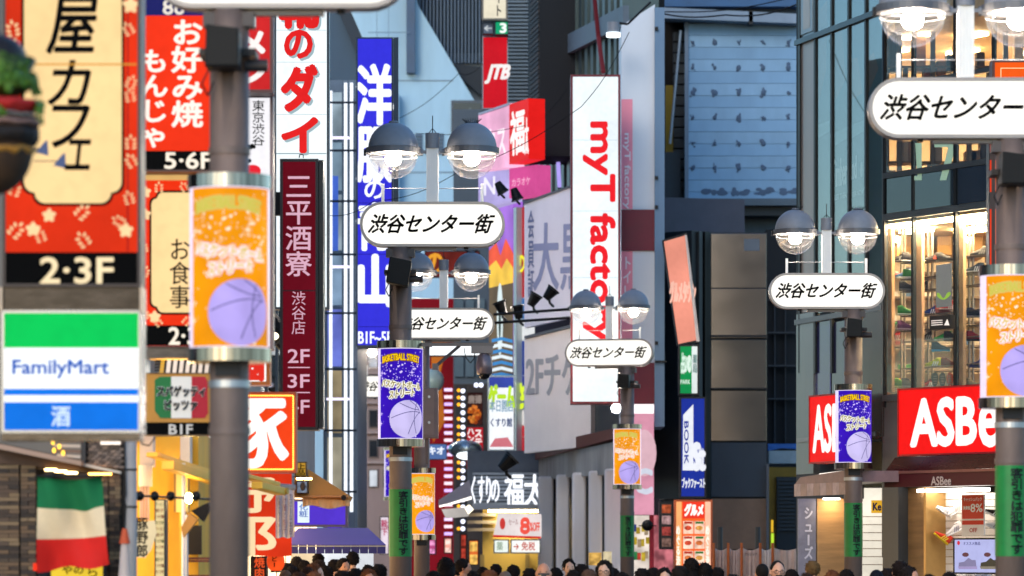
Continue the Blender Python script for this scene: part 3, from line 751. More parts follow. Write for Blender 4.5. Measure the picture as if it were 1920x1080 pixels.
f2 = Fr(876, 88); m = MB(f2).Q([(871, 952), (880, 946), (888, 955), (878, 964)], 0, .2); tag(m.build('square_light', E('#fff0d0', 2.4, 0)), 'small square warm light at the awning corner', 'light')
spotd = Fr(880, 92, ybot=850)
t = thing('dish_lamp', 'silver dish lamp with bright face beside the amber bulb strip', 'lamp', spotd)
MB(spotd).ell((-.1, 0, .1), (.42, .3, .22), 14, 8).build('reflector', M('#aab4b4', .25, .8), t, smooth=True)
MB(spotd).ell((-.05, -.22, -.06), (.26, .12, .1), 12, 6).build('lens', E('#f4fbff', 2.0, 0), t)
f = Fr(925, 87, 1014, 85, ybot=1008)
t = thing('fabric_banner', 'white sale banner with a red circle and big red eight under the drugstore letters', 'banner', f)
MB(f).Q([(934, 962), (1014, 964), (1014, 1008), (925, 1004)], 0, .02).build('cloth', E('#f1e4e2', .85, .1), t)
MB(f).Q([(925, 1003), (1014, 1006), (1014, 1010), (924, 1007)], .021, .03).build('red_hem', E('#e0382c', .8), t)
u, z = f.uz(944, 982); oval(u, z, .13, .13, .021, .026).build('circle_print', E('#d8423c', .85), t)
text(f, t, '8', (976, 972, 993, 1000), E('#ec5648', .95), .03, .08)
text(f, t, '%OFF', (994, 980, 1012, 996), E('#ec5648', .95), .03, .04)
text(f, t, 'セール', (954, 974, 972, 984), E('#b09090', .85), .03, .02)
for k, (x0, x1, l) in enumerate(((925, 955, 'small white lit sign box left of the drugstore counter'), (957, 1014, 'long white lit sign box with a red arrow at the drugstore counter'))):
    f, t = sign('counter_sign', l, 'sign', x0, 1011, x1, 1038, 88, E('#eaf2ea' if k == 0 else '#f6f6f0', 1.05, .08, light=True), fw=.03, frame=M('#8e8a80', .5))
    text(f, t, '薬' if k == 0 else '→ 免税', (x0+6, 1016, x0+(18 if k == 0 else 46), 1032), E('#9ab09a' if k == 0 else '#cc5a50', .9), .02, .02)
for i, (x0, y0, x1, y1, c, l) in enumerate(((832, 1008, 848, 1038, '#f4a898', 'pink glowing shop lantern sign behind the crowd'), (862, 1000, 876, 1050, '#5a2018', 'dark red shop screen left of the yellow wall'), (878, 1012, 898, 1060, '#d86a30', 'orange shop glow panel left of the yellow wall'), (800, 1010, 818, 1040, '#b84a80', 'magenta small sign beside the orange banner'))):
    f, t = sign('shop_light_box', l, 'sign', x0, y0, x1, y1, 98+i, E(c, .9, .4, 3, light=True), fw=.03)
    for q in range(2): panel(f, t, x0+3, y0+4+q*((y1-y0)/2), x1-3, y0+(y1-y0)/2-2+q*((y1-y0)/2), E(('#fbd0c4', '#a83a2c', '#f4c060', '#e090c0')[i], .9, .6, 9), .013, 'print')

# ------------------------------------------------------------------ tall blue sign, left of centre
f, t = sign('vertical_sign', 'tall blue lit sign with big white characters behind the main lamp post', 'shop sign', 668, 70, 737, 650, 74,
            E('#3a38e8', .85, .12, .5, light=True), frame=M('#4a5668', .5), fw=.03, depth=.9)
WF = E('#f4f8ff', 1.1, .03)
text(f, t, '洋', (670, 122, 735, 232), WF, .014, .03)
text(f, t, '服', (670, 240, 735, 340), WF, .014, .03)
text(f, t, 'の', (684, 340, 720, 372), WF, .014, .03)
text(f, t, '青', (670, 382, 735, 468), WF, .014, .03)
text(f, t, '山', (674, 480, 733, 572), WF, .014, .045)
for y in (236, 380, 476, 612): panel(f, t, 670, y, 736, y+1.2, E('#2622a0', .7, 0), .011, 'face_seam')
text(f, t, 'B1F~5F', (672, 622, 734, 644), WF, .014, .03)
o = tag(sheet('sign_flank', Fr(737.5, 73.9), 738, 70, 747, 655, 0, .02, M('#454f5c', .5)), 'dark grey side of the tall blue sign', 'panel')

# ------------------------------------------------------------------ tall white sign with red katakana
f, t = sign('vertical_sign', 'tall white lit sign with rounded red katakana and grey shadow', 'shop sign', 514, -30, 617, 580, 52,
            E('#eef8fb', 1.08, .05, .8, light=True), frame=M('#4a5056', .4, .3), fw=.03)
RD = E('#e02222', 1.0, .05); SH = E('#a9bfc6', .85, 0)
for ch, r in (('靴', (527, -36, 594, 50)), ('の', (535, 58, 584, 108)), ('ダ', (530, 124, 592, 206)), ('イ', (530, 222, 594, 284))):
    text(f, t, ch, (r[0]+4, r[1]+4, r[2]+4, r[3]+4), SH, .012, .055)
    text(f, t, ch, r, RD, .018, .055)
for y in (56, 116, 214, 440): panel(f, t, 517, y, 612, y+1, E('#b8cad0', .9, 0), .0115, 'face_seam')
panel(f, t, 517, 287, 612, 289, E('#9db3bc', .8), .012, 'face_seam')

# ------------------------------------------------------------------ maroon sake house sign
f, t = sign('vertical_sign', 'tall maroon sign with pale pink brushed characters and floor numbers', 'shop sign', 525, 298, 597, 806, 46,
            E('#6c0b1c', .8, .25, .6, light=True), frame=M('#1a1416', .4), fw=.035, depth=.45)
PK = E('#e6b4c8', .85, .1)
text(f, t, '三平酒寮', (536, 326, 584, 520), PK, .014, .012, vert=True)
panel(f, t, 528, 544, 594, 546, M('#2c0a10', .5), .012, 'face_seam')
text(f, t, '渋谷店', (547, 546, 573, 628), PK, .014, .0, vert=True)
text(f, t, '2F', (540, 655, 580, 680), PK, .014, .02); panel(f, t, 540, 688, 581, 690, PK)
text(f, t, '3F', (540, 702, 580, 727), PK, .014, .02); panel(f, t, 540, 735, 581, 737, PK)
text(f, t, '4F', (540, 750, 580, 775), PK, .014, .02)
MB(f).R(598, 300, 606, 803, -.45, .0).build('side_flank', M('#101113', .4), t)
MB(f).R(513, 360, 526, 403, -.2, -.05).build('wall_bracket', BLACK, t)
u, z = f.uz(565, 296); MB(f).tube([(u-.025, 0, z), (u-.02, 0, z+.04), (u+.02, 0, z+.04), (u+.025, 0, z)], .006).build('hanging_eye', DARK, t)

# ------------------------------------------------------------------ ramen sign, calligraphy sign, small boxed sign (behind the blurred pole)
f, t = sign('vertical_sign', 'red sign with white brushed ramen katakana right of the blurred pole', 'shop sign', 400, -30, 512, 174, 37, E('#cf2426', .9, .15, .9, light=True), frame=M('#4a2020', .5), fw=.03)
text(f, t, 'ラーメン', (448, -50, 500, 162), E('#f4ece8', 1), .014, .055, vert=True)
f, t = sign('vertical_sign', 'white sign with black brush calligraphy above the orange pig sign', 'shop sign', 400, 178, 512, 655, 37.5, E('#f1eff4', 1.0, .06, .8, light=True), frame=M('#6a5c60', .4, .3), fw=.03)
text(f, t, '東京渋谷', (473, 188, 496, 274), INK, .014, .01, vert=True)
text(f, t, 'どんぶり', (425, 270, 478, 420), INK, .014, .05, vert=True)
u, z = f.uz(474, 326)
MB(f).prism([(u+.075*math.cos(a)*(1+.15*math.sin(3*a)), z+.10*math.sin(a)*(1+.12*math.cos(2*a))) for a in [k*.35 for k in range(18)]], -.016, -.012).build('red_seal_print', E('#dd2030', .95), t)
f, t = sign('box_sign', 'small orange framed white sign with a red square stroke above the pig sign', 'shop sign', 405, 656, 506, 722, 38.5, E('#f9f3ee', 1.1, .05, light=True), frame=M('#b0642c', .4, .3), fw=.035)
text(f, t, '回', (455, 672, 492, 712), E('#e03024', 1), .014, .09)

# ------------------------------------------------------------------ orange pig sign with LED border, cloth banner
f, t = sign('box_sign', 'big orange red square sign with white character and glowing LED border', 'shop sign', 368, 735, 555, 886, 40,
            E('#f04418', .98, .08, .8, light=True), frame=M('#b8522a', .5), fw=.035, depth=.3)
text(f, t, '豚', (386, 748, 538, 874), E('#fffaf2', 1.15, .03), .014, .035)
LED = E('#ffb84a', 4.5, 0)
m = MB(f)
for k in range(46):
    for y in (742, 880):
        u, z = f.uz(373+k*3.9, y); m.ell((u, -.03, z), (.008, .008, .008), 6, 4)
for k in range(34):
    for x in (376, 550):
        u, z = f.uz(x, 744+k*4.05); m.ell((u, -.03, z), (.008, .008, .008), 6, 4)
m.build('led_border', LED, t, kind='stuff')
f = Fr(372, 41, 548, 41, ybot=1043)
t = thing('cloth_banner', 'orange cloth banner with cream characters hanging below the pig sign', 'banner', f)
m = MB(f); a, zb, b, zt = f.rect(358, 888, 547, 1043); nx, nz = 24, 14
for j in range(nz+1):
    for i in range(nx+1):
        m.v.append((a+(b-a)*i/nx, .012*math.sin(i*.9+j*.3)*j/nz+.006*math.sin(i*2.3), zt+(zb-zt)*j/nz-.006*math.sin(i*.7)*(j == nz)))
for j in range(nz):
    for i in range(nx):
        k = j*(nx+1)+i; m.f.append((k, k+nx+1, k+nx+2, k+1))
m.build('cloth', E('#e5391a', .78, .18, 2.5, light=True), t, smooth=True)
text(f, t, '野', (392, 897, 516, 960), E('#f8dcae', .95), .03, .03)
text(f, t, '郎', (392, 966, 516, 1040), E('#f8dcae', .95), .03, .03)
f = Fr(514, 39.5, 554, 39.5, ybot=1010)
t = thing('paper_strip_curtain', 'white paper curtain with handwritten columns on a grey roller', 'curtain', f)
MB(f).cyl((*f.uz(512, 910)[:1], 0, f.uz(512, 910)[1]), (f.uz(554, 914)[0], 0, f.uz(554, 914)[1]), .028).build('roller', GREYP, t)
m = MB(f)
for i in range(13):
    x = 517+i*2.9; u, z = f.uz(x, 914); u2, z2 = f.uz(x, 1008+1.5*math.sin(i))
    m.v += [(u, .012*math.sin(i*1.9), z), (u2, .02*math.sin(i*1.9+.4), z2)]
for i in range(12): m.f.append((2*i, 2*i+1, 2*i+3, 2*i+2))
m.build('paper', M('#c9bfc4', .8, 0, .06), t)
text(f, t, 'お品書きラーメン', (520, 918, 526, 1000), P('#5c4048'), .03, .0, vert=True)
text(f, t, 'つけ麺と餃子', (531, 918, 537, 1000), P('#7c3040'), .03, .0, vert=True)
text(f, t, '生ビール本日', (542, 925, 548, 1003), P('#5c4048'), .03, .0, vert=True)

# awning arms (yellow) reaching over the street
f = Fr(288, 36, 500, 39)
t = thing('folding_awning', 'yellow lit folding awning arms crossing behind the blurred pole', 'awning', f)
YL = M('#e0b040', .5, 0, .1, 2)
def beam(f, t, p, q, r0, d, mat, name='arm'):
    a = f.uz(*p); b = f.uz(*q)
    v = Vector((b[0]-a[0], 0, b[1]-a[1])).normalized(); n = Vector((-v.z, 0, v.x))*r0
    m = MB(f); m.prism([(a[0]+n.x, a[1]+n.z), (b[0]+n.x, b[1]+n.z), (b[0]-n.x, b[1]-n.z), (a[0]-n.x, a[1]-n.z)], -d-.06, -d+.06)
    return m.build(name, mat, t, bevel=.008)
beam(f, t, (285, 852), (396, 888), .022, .0, YL); beam(f, t, (286, 872), (392, 906), .042, .15, YL)
beam(f, t, (455, 892), (516, 908), .022, .0, YL); beam(f, t, (455, 910), (500, 922), .036, .15, YL)
for p in ((388, 905), (500, 921)):
    u, z = f.uz(*p); MB(f).cyl((u, -.23, z), (u, -.21, z), .035).build('pivot', M('#a88838', .4, .4), t)
# yellow lit building side on the left
f = Fr(283, 36.7, 372, 36.7)
t = thing('noodle_shop', 'yellow lamplit noodle shop side wall left of the blurred pole', 'building', f)
MB(f).R(236, 812, 372, 1090, -2, -.5).build('wall', M('#d9a62a', .6, 0, .25, 1.5, 2), t)
MB(f).R(330, 880, 352, 960, -.5, -.25).build('cream_panel', M('#e0c276', .6, 0, .08), t)
MB(f).Q([(286, 820), (345, 818), (336, 862), (286, 842)], -.49, -.3).build('upper_panel', M('#e0b23c', .6), t)
MB(f).R(338, 818, 356, 884, -.49, -.2).build('white_pier', M('#d8cfc2', .6), t)
MB(f).R(336, 960, 346, 1090, -.3, -.05).build('yellow_post', M('#c99a2c', .5), t)
MB(f).R(345, 965, 350, 1090, -.2, 0).build('white_pipe', M('#d0ccc8', .4), t)
MB(f).R(353, 985, 378, 1040, -.5, -.45).build('dark_opening', M('#120c0a', .6), t)
MB(f).R(326, 885, 331, 960, -.5, -.3).build('drain_pipe', M('#8a6a34', .5), t)
for y in (1045, 1050, 1078): MB(f).R(352, y, 392, y+4, -.44, -.3).build('counter_edge', M('#6a3028', .5), t)
MB(f).cyl((f.uz(349, 870)[0], -.3, f.uz(349, 870)[1]), (f.uz(349, 1090)[0], -.3, f.uz(349, 1090)[1]), .018).build('conduit', M('#e8e4e0', .4), t)
# lamp above noodle shop: warm tubes
f2 = Fr(296, 35.2); o = MB(f2).R(290, 775, 395, 808, .0, .2); tag(o.build('tube_light', E('#ffb040', 34, 0, light=True)), 'warm lamp box hidden behind the italian food sign', 'light')
f2 = Fr(354, 36.5); o = MB(f2).ell((0, 0, EYE+(HZ-934)/F*36.5), (.035, .035, .05), 12, 8); o.fr = f2; tag(o.build('bulb', E('#ffdf9a', 120, 0, light=True)), 'bare glowing bulb on the black pipe left of the blurred pole', 'light')
f2 = Fr(350, 41.5); o = MB(f2).R(352, 892, 376, 897, 0, .05); tag(o.build('tube_light', E('#fff3d8', 4, 0, light=True)), 'short white tube lamp behind the awning arm pivot', 'light')
f = Fr(230, 33, 395, 35)
t = thing('lamp_pipe', 'thin black horizontal pipe with clamps carrying the bulb', 'pipe', f)
a = f.uz(230, 928); b = f.uz(392, 936)
MB(f).cyl((a[0], 0, a[1]), (b[0], 0, b[1]), .011).build('pipe', BLACK, t)
for x in (262, 290, 320, 368): u, z = f.uz(x, 930); MB(f).ell((u, 0, z), (.03, .04, .045), 10, 6).build('clamp', BLACK, t)
f = Fr(372, 36, ybot=985)
t = thing('floodlight', 'black box floodlight tilted down beside the blurred pole', 'spotlight', f)
m = MB(f); m.prism([f.uz(*p) for p in ((360, 958), (392, 942), (395, 952), (382, 978))], -.1, .1); m.build('hood', BLACK, t)
m = MB(f); m.prism([f.uz(*p) for p in ((340, 990), (356, 962), (372, 974), (345, 1008))], -.06, .06); m.build('duct', M('#b98a40', .5), t)
# menu boards and hanging lantern sign
f, t = sign('menu_board', 'tall cream lit menu board with dense tiny writing left of the yellow wall', 'menu sign', 290, 936, 310, 1095, 35, E('#f6dca0', .9, .15, 3, light=True), fw=.01)
for i in range(12): text(f, t, ('ラーメン', '餃子', 'つけ麺', 'カツ丼')[i % 4], (292, 942+i*11.5, 307, 949+i*11.5), P('#8a3018' if i % 3 else '#3a5a28'), .014, .02)
f = Fr(256, 34, 294, 34, ybot=1046)
t = thing('cloth_flag', 'cream lit flag sign with black brush characters beside the grey pole', 'banner', f)
MB(f).Q([(256, 977), (290, 976), (293, 1000), (284, 1030), (272, 1046), (256, 1045)], 0, .02).build('cloth', E('#f5deb0', .85, .12, 3), t)
text(f, t, '豚野郎', (256, 970, 277, 1046), INK, .026, .025, vert=True)
f = Fr(262, 36.5, 284, 36.5)
t = thing('wall_duct', 'pale round duct with dangling ribbed tubes right of the grey pole', 'duct', f)
MB(f).R(262, 815, 286, 875, -.3, 0).build('box', M('#c6c0bc', .6), t)
u, z = f.uz(273, 912); MB(f).cyl((u, 0, z), (u, 0, z+.2), .066).build('drum', M('#ddd2c6', .5), t)
for x in (264, 268, 273, 278): u, z = f.uz(x, 975); MB(f).cyl((u, 0, z), (u, 0, z+.32), .012).build('tube', M('#c8a89a', .5), t)
f = Fr(246, 31, z0=0)
t = thing('utility_pole', 'thin grey utility pole with wires left of the noodle shop', 'pole', f)
MB(f).cyl((0, 0, 0), (0, 0, 3.1), .048, .046, 14).build('shaft', M('#8f8d8c', .6, 0, .15, 3), t, smooth=True)
for z in (2.15, 2.45, 2.72): MB(f).cyl((0, 0, z), (0, 0, z+.015), .052, .052, 14).build('band', DARK, t)
MB(f).tube([(-.06, -.05, 1.6), (-.09, -.05, 2.1), (-.04, -.06, 2.25), (-.055, -.05, 2.9)], .008).build('cable', BLACK, t)
MB(f).tube([(.05, -.05, 2.72), (.10, -.05, 2.66), (.15, -.05, 2.65), (.2, -.05, 2.72)], .006).build('cable', BLACK, t)
f = Fr(234, 30.6, ybot=1090)
t = thing('closed_umbrella', 'orange and white closed umbrella leaning by the grey utility pole', 'umbrella', f)
MB(f).cyl((0, 0, 0), (.0, 0, .3), .055, .03).build('canopy', M('#b8a8a0', .6), t)
MB(f).cyl((0, 0, .3), (.0, 0, .42), .045, .02).build('top', M('#b8481c', .6), t)
MB(f).cyl((0, 0, .42), (.01, 0, .62), .007).build('tip', DARK, t)

# tan awning, orange lantern, purple awning
f = Fr(552, 43.5, 660, 43.5)
t = thing('cloth_awning', 'tan lamplit cloth awning with drooping valance left of the lit facade', 'awning', f)
TAN = M('#c98f48', .7, 0, .15, 2)
MB(f).Q([(552, 880), (578, 880), (660, 932), (656, 940), (552, 932)], 0, .25).build('roof_cloth', TAN, t)
m = MB(f); n = 14
for i in range(n+1):
    x = 570+i*6.3; u, z = f.uz(x, 933+.4*i); u2, z2 = f.uz(x, 951-3*math.sin(i*.6)+.1*i)
    m.v += [(u, -.27-.01*math.sin(i*1.5), z), (u2, -.28-.02*math.sin(i*1.5), z2)]
for i in range(n): m.f.append((2*i, 2*i+1, 2*i+3, 2*i+2))
m.build('valance', M('#e0b27a', .7, 0, .12, 3), t)
beam(f, t, (556, 932), (656, 932), .012, .3, M('#c88a50', .5), 'rail')
u, z = f.uz(647, 934); MB(f).cyl((u, -.36, z), (u, -.3, z), .03).build('end_cap', DARK, t)
f2 = Fr(590, 42.5); tag(MB(f2).R(556, 896, 584, 899, -.05, .05).build('tube_light', E('#ffc070', 60, 0, light=True)), 'warm small tube lamp added to light the tan awning', 'light')  # added tube that brightens the awning cloth
f, t = sign('box_sign', 'small yellow tile sign with black character right of the pig sign', 'shop sign', 554, 866, 575, 894, 43, E('#d8a83c', .6, .2), fw=.012)
text(f, t, '上品', (557, 869, 572, 892), INK, .014, .03, vert=True)
f, t = sign('photo_card', 'small photo card under the yellow tile sign', 'card', 556, 902, 577, 925, 43, E('#7c8aa0', .6, .6, 20), fw=.008)
MB(f).ell((f.uz(568, 912)[0], -.02, f.uz(568, 912)[1]), (.03, .006, .05), 10, 6).build('portrait_print', M('#2a2226', .5), t)
f = Fr(517, 42, ybot=1070)
t = thing('paper_lantern', 'orange glowing paper lantern with black writing behind the crowd', 'lantern', f)
MB(f).ell((0, 0, .1), (.10, .10, .12), 18, 12).build('shade', E('#f2501e', .95, .25, 6, light=True), t, smooth=True)
for z in (-.02, .2): MB(f).cyl((0, 0, z), (0, 0, z+.02), .06).build('ring', BLACK, t)
text(f, t, 'ビー', (509, 1043, 520, 1064), INK, .115, .03, vert=True)
f, t = sign('sign_board', 'dark red vertical board with glowing strokes left of the orange lantern', 'shop sign', 470, 1043, 500, 1100, 42.5, M('#2a100c', .5), fw=.012)
text(f, t, '焼肉', (477, 1045, 496, 1085), E('#f0582a', .9), .014, .02, vert=True)
f, t = sign('box_sign', 'purple lit sign panel with a white card above the purple awning', 'shop sign', 545, 936, 652, 988, 66, E('#5c3ce0', .75, .15, 1, light=True), frame=M('#4a4060', .5), fw=.04)
panel(f, t, 558, 939, 580, 980, E('#dff0fa', 1.0, .1)); text(f, t, '化粧', (561, 945, 577, 970), E('#5a78c0', .9), .02, .02, vert=True)
f = Fr(535, 64, 726, 64)
t = thing('cloth_awning', 'wide purple awning over the shop at the left of the crowd', 'awning', f)
m = MB(f)
a, b, c, d = f.uz(560, 990), f.uz(690, 990), f.uz(728, 1022), f.uz(535, 1022)
m.v += [(a[0], 0, a[1]), (b[0], 0, b[1]), (c[0], -1.2, c[1]), (d[0], -1.2, d[1])]; m.f.append((0, 3, 2, 1))
m.build('roof_cloth', M('#6254a8', .6, 0, .08), t)
f3 = Fr(535, 62.8, 726, 62.8)
a, zb, b, zt = f.rect(535, 1022, 728, 1038)
for i in range(12):
    x0 = a+(b-a)*i/12; MB(f).box(x0+.005, x0+(b-a)/12-.005, -1.23, -1.2, zb, zt).build('valance_flap', M('#2d2a6a', .6), t)
MB(f).box(a, b, -1.236, -1.231, zt-.03, zt-.012).build('white_piping', M('#b0a8a0', .5), t)
o = sheet('shop_interior', Fr(530, 67), 530, 1030, 700, 1100, 0, .1, E('#e9eef6', 1.0, .3, 1, light=True), 'bright white shop interior wall under the purple awning', 'wall')
o = sheet('shop_interior', Fr(530, 66.8), 530, 1038, 600, 1100, 0, .1, E('#f0d8b0', .9, .3, 1), 'warm cream shop wall left under the purple awning', 'wall')

# ------------------------------------------------------------------ nearest left signs
def leaf_sprig(f, px, py, s, ang, mat, t, d=.014):
    m = MB(f); cx, cz = f.uz(px, py, d); s *= .64
    for i, (ox, oz, a) in enumerate(((0, .5, 90), (-.28, .25, 140), (.28, .25, 40), (-.3, -.08, 150), (.3, -.08, 30), (-.28, -.38, 160), (.28, -.38, 20))):
        ca, sa = math.cos(R(ang)), math.sin(R(ang)); x = (ox*ca-oz*sa)*s; z = (ox*sa+oz*ca)*s; al = R(a+ang)
        pts = []
        for k in range(9):
            th = 2*math.pi*k/9; u = .17*s*math.cos(th); v = .09*s*math.sin(th)
            pts.append((cx+x+u*math.cos(al)-v*math.sin(al), cz+z+u*math.sin(al)+v*math.cos(al)))
        m.prism(pts, -d, -d)
    return m.build('leaf_print', mat, t)
def flower(f, px, py, s, mat, t, d=.014):
    cx, cz = f.uz(px, py, d)
    pts = [(cx+s*(1+.22*math.cos(5*a))*math.cos(a+.3), cz+s*(1+.22*math.cos(5*a))*math.sin(a+.3)) for a in [k*2*math.pi/30 for k in range(30)]]
    return MB(f).prism(pts, -d, -d).build('flower_print', mat, t)
def scallop(x0, y0, x1, y1, r):
    """panel outline with stepped scalloped corners, in pixels"""
    P_ = []
    def arc(cx, cy, a0, a1, rr, n=7):
        for k in range(n+1):
            a = R(a0+(a1-a0)*k/n); P_.append((cx+rr*math.cos(a), cy+rr*math.sin(a)))
    # bottom right, going clockwise in pixel space
    P_.append((x1, y0+r)); arc(x1-r*.0-r, y1-2*r, 0, 90, r); P_.append((x1-r, y1-r)); arc(x1-2*r, y1-r, 0, 90, r)
    arc(x0+2*r, y1-r, 90, 180, r); P_.append((x0+r, y1-r)); arc(x0+r, y1-2*r, 90, 180, r)
    P_.append((x0, y0+2*r)); arc(x0+r, y0+2*r, 180, 270, r); P_.append((x0+r, y0+r)); arc(x0+2*r, y0+r, 180, 270, r)
    arc(x1-2*r, y0+r, 270, 360, r); P_.append((x1-r, y0+r)); arc(x1-r, y0+2*r, 270, 360, r)
    return P_
RED = E('#e6320e', .88, .30, .8, light=True)
f, t = sign('vertical_sign', 'big red lit cafe sign with cream panel and black brush writing at the left edge', 'shop sign', 5, -60, 264, 538, 27, RED, frame=M('#2a1a18', .4), fw=.022, depth=.35)
MB(f).Q(scallop(40, -80, 233, 386, 21), .010, .012).build('panel_outline', INK, t)
MB(f).Q(scallop(45, -80, 228, 381, 20), .0125, .015).build('cream_panel', CREAM, t)
for ch, r in (('屋', (88, -6, 182, 100)), ('カ', (90, 114, 170, 196)), ('フ', (98, 198, 168, 276)), ('ェ', (122, 262, 170, 318))):
    text(f, t, ch, r, INK, .018, .02, shear=.18)
panel(f, t, 9, 473, 258, 534, INK, .012, 'floor_strip')
text(f, t, '2·3F', (76, 483, 212, 531), E('#ffe6b8', .95), .016, .028)
LF = E('#ffd8a0', .95, .05)
for px, py, s, a in ((24, 55, .16, 10), (22, 86, .15, -30), (245, 12, .13, 0), (241, 55, .13, 30), (246, 155, .13, -20), (244, 180, .13, 10), (245, 268, .14, 0), (246, 302, .14, 30), (28, 356, .14, -20),
                     (242, 372, .13, 15), (30, 432, .17, -40), (76, 443, .13, 20), (154, 398, .16, -45), (156, 450, .16, 35), (223, 415, .13, 60)):
    leaf_sprig(f, px, py, s, a, LF, t)
for px, py, s in ((92, 404, .042), (62, 430, .045), (236, 432, .045), (245, 10, .05)): flower(f, px, py, s, LF, t)
BLU = E('#5a6890', .7, .2)
for (x, y) in ((85, 276), (118, 300)):
    MB(f).Q([(x-18, y+10), (x-2, y-10), (x+4, y-14), (x+6, y+16)], .0185, .0195).build('house_print', BLU, t)
    panel(f, t, x-55, y+1, x-8, y+3, M('#4a3c38', .5), .0185, 'twig_print')
panel(f, t, 30, 119, 256, 122, E('#e0a040', .8), .022, 'gold_line')
MB(f).R(238, -50, 241, 472, .006, .012).build('face_seam', E('#a81c18', .8), t)
MB(f).R(2, 538, 266, 586, -.35, -.02).build('mounting_box', M('#35302d', .25, .8, .6, 5, .2), t)
for x in (0, 262): MB(f).R(x, 538, x+4, 586, -.3, .02).build('bracket', M('#8a8078', .3, .8), t)
f, t = sign('shop_sign', 'green white and blue lit convenience store sign at the left', 'shop sign', 3, 582, 265, 812, 27, E('#f6fbff', 1.1, .04, .8, light=True), frame=M('#8d8f94', .25, .8, .2), fw=.02, depth=.35)
panel(f, t, 8, 586, 261, 652, E('#00c455', 1.0, .05, light=True), .012)
panel(f, t, 8, 729, 261, 741, E('#0a74e0', 1.0, .05), .012)
panel(f, t, 8, 754, 261, 807, E('#0a70dc', 1.0, .08, light=True), .012)
text(f, t, 'FamilyMart', (24, 675, 204, 709), E('#1458b8', .95, .0), .016, .028)
text(f, t, '酒', (97, 762, 131, 799), E('#d8ecff', 1.0), .018, .02)
MB(f).R(2, 813, 262, 826, -.3, .0).build('bottom_rail', M('#4a443f', .25, .8, .6, 6, .2), t)

# second row signs
RD2 = E('#ee3210', .95, .12, .8, light=True)
f, t = sign('vertical_sign', 'red lit pancake restaurant sign with rounded white kana and black floor strip', 'shop sign', 263, -40, 400, 322, 33, RD2, frame=M('#3a1c18', .4), fw=.015)
panel(f, t, 265, -40, 398, 29, E('#1c2170', .7, .2), .012)
text(f, t, '86', (306, 0, 345, 27), E('#efe6d8', .95), .016, .03)
text(f, t, 'お好み焼', (323, 36, 379, 240), E('#ffeee0', 1.05, .03), .016, .03, vert=True)
text(f, t, 'もんじゃ', (264, 92, 314, 278), E('#ffeee0', 1.05, .03), .016, .03, vert=True)
panel(f, t, 265, 283, 398, 319, INK, .012, 'floor_strip')
text(f, t, '5·6F', (309, 286, 397, 316), E('#fff0dc', 1.0), .016, .03)
f, t = sign('vertical_sign', 'red lit restaurant sign with cream scalloped panel half hidden by the blurred pole', 'shop sign', 263, 323, 420, 652, 33.3, RD2, frame=M('#3a1c18', .4), fw=.015)
panel(f, t, 265, 324, 418, 338, E('#e8b870', .9, .1), .012)
MB(f).Q(scallop(280, 357, 440, 590, 12), .012, .013).build('panel_outline', INK, t)
MB(f).Q(scallop(284, 361, 436, 586, 11), .0135, .015).build('cream_panel', CREAM, t)
text(f, t, 'お食事', (318, 446, 356, 580), INK, .018, .006, vert=True)
for px, py, s, a in ((298, 352, .13, 0), (345, 351, .12, 30), (270, 465, .12, 10), (272, 510, .13, -20), (272, 590, .12, 0), (296, 604, .12, 40), (350, 602, .12, -40)): leaf_sprig(f, px, py, s, a, LF, t)
for px, py in ((272, 360), (272, 402), (290, 594)): flower(f, px, py, .045, LF, t)
panel(f, t, 265, 610, 418, 648, INK, .012, 'floor_strip')
text(f, t, '2·3F', (317, 614, 392, 646), E('#fff0dc', 1.0), .016, .03)
MB(f).R(264, 652, 400, 672, -.25, .0).build('bottom_rail', M('#4a4644', .3, .7, .4, 6, .3), t)
f, t = sign('shop_sign', 'mustard italian food sign with tricolour shield and black basement strip', 'shop sign', 266, 699, 402, 817, 33.2, M('#b47a20', .45), frame=M('#5a4326', .4), fw=.008, depth=.2)
def shield(x0, x1, col, clip):
    pts = [(290, 712), (300, 706), (385, 706), (389, 715), (390, 775), (384, 784), (300, 784), (290, 770)]
    q = [(min(max(x, x0), x1), y) for x, y in pts]; r = []
    for p in q:
        if not r or r[-1] != p: r.append(p)
    return MB(f).Q(r, .012, .014).build('shield_print', P(col), t)
shield(288, 321, '#1c6a36', 0); shield(321, 359, '#dfd8cc', 0); shield(359, 391, '#a81c2c', 0)
for mt, d, bd in ((P('#e9e4dc'), .018, .08), (INK, .023, .045)):
    text(f, t, 'スパゲッティ', (295, 724, 384, 743), mt, d, bd); text(f, t, 'ピッツァ', (309, 750, 369, 769), mt, d, bd)
panel(f, t, 268, 792, 400, 815, INK, .016, 'floor_strip')
text(f, t, 'B1F', (317, 796, 361, 814), E('#e0dcd8', .75), .02, .03)
f = Fr(266, 33.6, ybot=700)
t = thing('hanging_chain', 'chain and pale bracket above the italian food sign', 'chain', f)
m = MB(f)
for k in range(5): m.tube([(.02+.0*k+.09, 0, .01+k*.026), (.105+.09, .0, .023+k*.026)], .004)
m.build('link', GREYP, t); MB(f).R(267, 673, 281, 699, -.05, 0).build('bracket', WHITEP, t)
f = Fr(292, 35, 390, 35)
t = thing('striped_shutter', 'black and white striped lit shutter glimpsed above the italian sign', 'panel', f)
MB(f).R(290, 674, 392, 700, 0, .02).build('backing', M('#1c1414', .6), t)
for i in range(8): MB(f).Q([(302+i*12, 674), (309+i*12, 674), (306+i*12, 700), (299+i*12, 700)], .021, .03).build('stripe', E('#ffe9d8' if i else '#ffc040', .9, .2), t)

